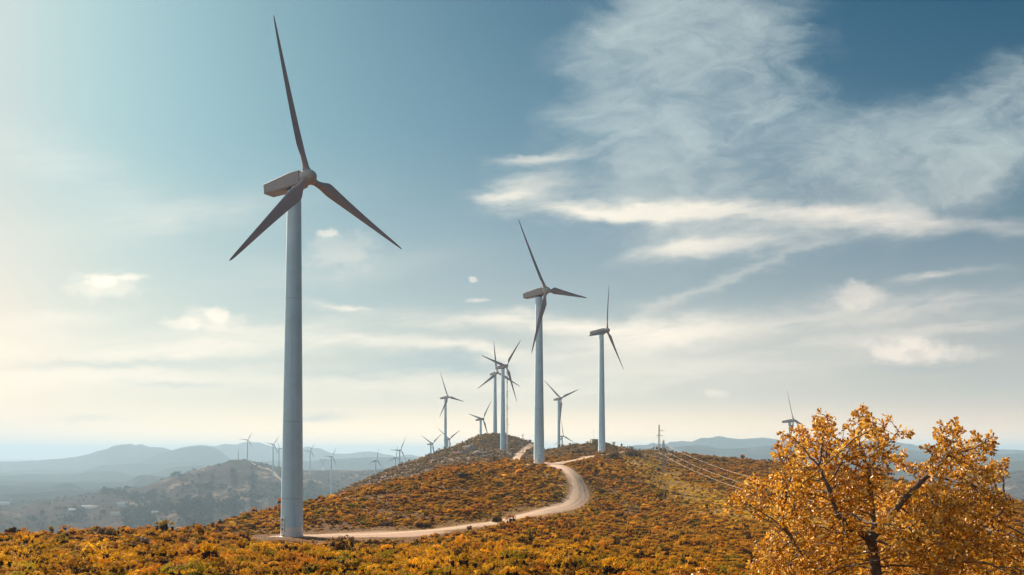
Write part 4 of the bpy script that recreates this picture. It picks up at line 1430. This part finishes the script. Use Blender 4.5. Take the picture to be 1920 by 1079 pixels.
# sprig of a young oak whose top just reaches into the bottom of the view
def sapling(px, row, Y, label, seed, w=.55):
    rng = np.random.default_rng(seed)
    x, y, z = placed(px, Y)
    top = pt(px, row, Y).z
    h = top - z
    t = empty("oak_sapling", (x, y, z - .05), label, "sapling")
    lob = [(rng.normal() * w * .5, rng.normal() * w * .4, h - abs(rng.normal()) * h * .28 - .05, .12) for _ in range(16)]
    V, Fc = leaf_cloud(rng, 1500, lob, .038)
    f = bpy.data.objects.new("crown", raw_mesh("crown", V, Fc, [M["oak"]])); COL.objects.link(f); f.parent = t
    mb = MB()
    for l in lob: mb.tube([(0, 0, 0), (l[0] * .4, l[1] * .4, h * .5), (l[0], l[1], l[2])], [.018, .012, .005], 5)
    mb.build("trunk", M["bark"], t)
sapling(1310, 1062, 13.5, "young oak top just reaching into the bottom edge, left of the big oak", 5)

# ------------------------------------------------------------------ haze
HAZE = 0.00015
mb = MB()
x0, x1, y0, y1, z0, z1 = -23000, 23000, -21000, 21000, -420, 135
mb.box(((x0 + x1) / 2, (y0 + y1) / 2, (z0 + z1) / 2), (x1 - x0, y1 - y0, z1 - z0))
hm = bpy.data.materials.new("haze_air"); hm.use_nodes = True
nt = hm.node_tree
nt.nodes.remove(nt.nodes["Principled BSDF"])
pv = nt.nodes.new("ShaderNodeVolumePrincipled")
pv.inputs["Color"].default_value = (0.49, 0.68, 0.86, 1)
pv.inputs["Density"].default_value = HAZE
pv.inputs["Anisotropy"].default_value = 0.1
nt.links.new(pv.outputs[0], nt.nodes["Material Output"].inputs["Volume"])
hz_o = mb.build("haze", hm)
tag(hz_o, kind="stuff")

# ------------------------------------------------------------------ sun and sky
SUN_AZ, SUN_EL = math.radians(-38), math.radians(26.5)
sd = Vector((math.sin(SUN_AZ) * math.cos(SUN_EL), math.cos(SUN_AZ) * math.cos(SUN_EL), math.sin(SUN_EL)))
sl = bpy.data.lights.new("sun", "SUN")
sl.energy = 5.0; sl.angle = math.radians(0.5); sl.color = (1.0, 0.86, 0.68)
so = bpy.data.objects.new("sun", sl); COL.objects.link(so)
so.rotation_euler = sd.to_track_quat("Z", "Y").to_euler()

w = bpy.data.worlds.new("World"); scene.world = w
w.use_nodes = True
nt = w.node_tree
bg = nt.nodes["Background"]
sky = nt.nodes.new("ShaderNodeTexSky")
sky.sky_type = "NISHITA"; sky.sun_disc = False
sky.sun_elevation = SUN_EL; sky.sun_rotation = SUN_AZ
sky.altitude = 600; sky.air_density = 1.0; sky.dust_density = 1.6; sky.ozone_density = 1.6
g = nt.nodes.new("ShaderNodeTexCoord").outputs["Generated"]
dx, dy, dz = sep(nt, g)
yy = dy.max(0.08)
U = dx / yy; Vv = dz / yy                      # bearing and height of the sight line, ahead of the ridge
front = dy.sstep(0.02, 0.30)

def PU(px): return (px - 960) / F
def PV(py): return uv(960, py)[1]

wn1 = noise(nt, combine(nt, U * 2.2, Vv * 5.0, 0.0), 1.0, 5, 0.6) - 0.5
wn2 = noise(nt, combine(nt, U * 2.2, Vv * 5.0, 7.0), 1.0, 5, 0.6) - 0.5
fn1 = noise(nt, combine(nt, U * 9.0, Vv * 22.0, 2.0), 1.0, 6, 0.62) - 0.5
fn2 = noise(nt, combine(nt, U * 9.0, Vv * 22.0, 5.0), 1.0, 6, 0.62) - 0.5
UW = U + wn1 * 0.17 + fn1 * 0.07
VW = Vv + wn2 * 0.060 + fn2 * 0.045

UF = U + wn1 * 0.10 + fn1 * 0.015
VF = Vv + wn2 * 0.04 + fn2 * 0.012

def blob(px, py, rx, ry, ang=0.0, sharp=1.0, u=None, v=None):
    """soft elongated patch of cloud"""
    u = UW if u is None else u; v = VW if v is None else v
    a = u - PU(px); b = v - PV(py)
    c, s = math.cos(math.radians(ang)), math.sin(math.radians(ang))
    p = (a * c + b * s) / (rx / F); q = (b * c - a * s) / (ry / F)
    r2 = p * p + q * q
    return ((r2 * -sharp)).exp()

def fiber(ang, sx, sy, z, detail=9, rough=0.60, dist=0.35):
    c, s = math.cos(math.radians(ang)), math.sin(math.radians(ang))
    a = UF * c + VF * s; b = VF * c - UF * s
    return noise(nt, combine(nt, a * sx, b * sy, z), 1.0, detail, rough, dist)

f1 = fiber(28, 3.0, 11.0, 1.0)
f2 = fiber(-40, 2.6, 8.0, 3.0)
f3 = fiber(4, 2.4, 20.0, 9.0)
f4 = fiber(8, 7.0, 40.0, 12.0)
f5 = fiber(52, 4.0, 22.0, 15.0, 9, 0.62, 0.5)

# high cirrus fan at right
fan = (blob(1330, 250, 260, 240, -50) * 1.0 + blob(1230, 110, 130, 190, -62) * 0.9 + blob(1500, 330, 330, 90, 8) * 1.0
       + blob(1720, 290, 330, 100, 22) * 1.1 + blob(1900, 190, 220, 60, 28) * 0.7 + blob(1420, 60, 150, 80, -20) * 0.35)
soft = noise(nt, combine(nt, UF * 4.5, VF * 9.0, 41.0), 1.0, 8, 0.58, 0.6)
f6 = noise(nt, combine(nt, UW * 9.0 + VW * 6.0, VW * 20.0 - UW * 5.0, 25.0), 1.0, 9, 0.66, 1.1)
fib = f1 * 0.28 + f2 * 0.14 + soft * 0.26 + f6 * 0.32
fan = (fan.min(1.0) * 0.62 + (fib - 0.5) * 4.2 * (fan.min(0.5) + 0.08)).sstep(0.10, 1.10) * 1.0
# bright bands
band = (blob(1560, 405, 420, 34, -1.5) * 1.05 + blob(1180, 400, 190, 20, -2) * 0.75 + blob(1000, 350, 120, 34, 6) * 0.75 + blob(1015, 300, 80, 14, 3) * 0.7 + blob(930, 365, 70, 14, -4) * .5
        + blob(1370, 470, 180, 26, 3) * 0.95 + blob(1300, 455, 120, 14, 8) * 0.5)
band = (band.min(1.1) * 0.72 + (f3 * 0.40 + f4 * 0.35 + soft * 0.25 - 0.5) * 3.2 * (band.min(0.5) + 0.08)).sstep(0.14, 0.98) * 1.0
# trail
trail = blob(1390, 520, 210, 8, 22) * 0.38 + blob(1260, 575, 70, 12, 20) * 0.2
# lower sheets
low = (blob(330, 410, 230, 34, 8) * 0.35 + blob(120, 330, 160, 60, -20) * 0.25 + blob(640, 500, 200, 30, 6) * 0.28 + blob(480, 610, 160, 12, 2) * .45 + blob(150, 600, 120, 14, 4) * .4 + blob(1000, 606, 260, 18, -2) * 0.9 + blob(760, 652, 240, 16, -6) * 0.85 + blob(330, 645, 380, 22, 0) * 0.7 + blob(960, 690, 120, 12, -14) * 0.5 + blob(1180, 640, 160, 34, 8) * 0.6
       + blob(1500, 600, 330, 26, 9) * 0.55 + blob(1800, 570, 220, 22, 10) * 0.5 + blob(630, 575, 48, 7, -5) * 0.8 + blob(1760, 515, 70, 8, 10) * 0.8 + blob(700, 720, 400, 20, 0) * 0.5
       + blob(1750, 620, 260, 18, 8) * 0.5 + blob(200, 700, 380, 24, 0) * 0.5 + blob(1350, 690, 420, 30, 4) * 0.5)
low = low.min(1.0) * (f3.sstep(0.25, 0.6) * 0.6 + f4.sstep(0.28, 0.62) * 0.45)
# small heaped clouds
UC = U + fn1 * 0.035 + wn1 * 0.02; VC = Vv + fn2 * 0.030
pn = noise(nt, combine(nt, U * 34.0, Vv * 48.0, 31.0), 1.0, 7, 0.6) - 0.5
def puff(px, py, rx, ry, k=1.6):
    return (blob(px, py, rx * 1.1, ry * 1.15, 0, 1.0, UC, VC) + pn * 1.5).sstep(0.24, 0.92) * blob(px, py, rx * 1.9, ry * 1.9, 0, 1.0, UC, VC).sstep(0.15, 0.7) * k
heap = (puff(1617, 552, 52, 26, .6) + puff(1710, 655, 95, 24, .5) + puff(1800, 664, 80, 14, .4) + puff(1722, 640, 30, 16, .45) + puff(1665, 660, 40, 16, .4) + puff(1334, 740, 30, 9, .55) + puff(195, 535, 80, 26, .5) + puff(180, 525, 30, 14, .6) + puff(240, 518, 40, 8, .5)
        + puff(395, 600, 60, 20, .45) + puff(412, 590, 24, 14, .5) + puff(345, 608, 40, 10, .45) + puff(612, 436, 24, 9, .5) + puff(640, 470, 75, 40, .3) + puff(884, 523, 8, 4, .6) + puff(895, 562, 32, 6, .5)).min(1.0)
low = low  # sheets near the skyline
shade = (blob(597, 783, 50, 8, 0, 1, UC, VC) * 0.55 + blob(860, 692, 170, 13, -3) * 0.65 + blob(640, 700, 120, 9, 0) * 0.4 + blob(250, 675, 260, 9, 0) * 0.4 + blob(350, 720, 110, 9, -3) * 0.45 + blob(1740, 690, 120, 10, 0) * 0.35 + blob(190, 790, 70, 8, 0) * .3 + blob(1900, 720, 120, 20) * .25).min(1.0)

# veil of thin cloud thickening to the horizon
e = Vv.max(0.0)
veil = (e * -4.7).exp() * 1.02 - 0.07 + (noise(nt, combine(nt, U * 1.2, Vv * 4.0, 21.0), 1.0, 4, .55) - 0.5) * 0.25 * (e * -3.0).exp()
sunward = (((U + 0.60).max(0.0) * -2.9).exp() * 1.03 - 0.035).max(0.0)
veil = 1.0 - (1.0 - veil.clamp()) * (1.0 - (sunward * 1.0).clamp() * 0.96)
alpha = 1.0 - (1.0 - veil) * (1.0 - (fan * front).clamp() * 0.80) * (1.0 - ((band + trail) * front).clamp() * 0.88) * (1.0 - (low * front).clamp() * 0.92) * (1.0 - (heap * front).clamp() * 0.85)

skyc = mixc(nt, 1.0, sky.outputs[0], (0.025, 0.33, 0.41), "MULTIPLY")
warm = mixc(nt, (e * 2.6).clamp(), mixc(nt, U.sstep(0.05, 0.55), (9.9, 8.3, 6.6), (8.3, 6.7, 5.5)), (5.4, 6.3, 6.2))
warm = mixc(nt, e.sstep(0.0, 0.07), mixc(nt, U.sstep(0.05, 0.55), (18.0, 12.6, 7.2), (13.5, 9.4, 6.0)), warm)
warm = mixc(nt, sunward.clamp(), warm, mixc(nt, (e * 2.9).clamp(), (11.0, 8.9, 6.7), (5.7, 6.4, 6.2)))
cl = mixc(nt, ((band + low + heap) * front * 0.8).clamp(), warm, mixc(nt, sunward.clamp(), mixc(nt, U.sstep(0.1, 0.5), (10.0, 9.0, 7.5), (9.0, 7.9, 6.8)), (11.8, 10.6, 8.7)))
cl = mixc(nt, (shade * front).clamp(), cl, (5.3, 5.7, 5.7))
out = mixc(nt, alpha.clamp(), skyc, cl)
nt.links.new(out, bg.inputs["Color"])
bg.inputs["Strength"].default_value = 0.0525
w.cycles.sampling_method = "MANUAL"; w.cycles.sample_map_resolution = 512

# ------------------------------------------------------------------ render settings
scene.render.engine = "CYCLES"
c = scene.cycles
c.use_denoising = True
c.denoiser = "OPENIMAGEDENOISE"
c.max_bounces = 6; c.diffuse_bounces = 3; c.glossy_bounces = 2; c.transmission_bounces = 4; c.transparent_max_bounces = 8; c.volume_bounces = 1
c.sample_clamp_indirect = 6.0
v = scene.view_settings
v.view_transform = "Standard"; v.look = "None"; v.exposure = 1.12; v.gamma = 1.0; v.use_curve_mapping = False
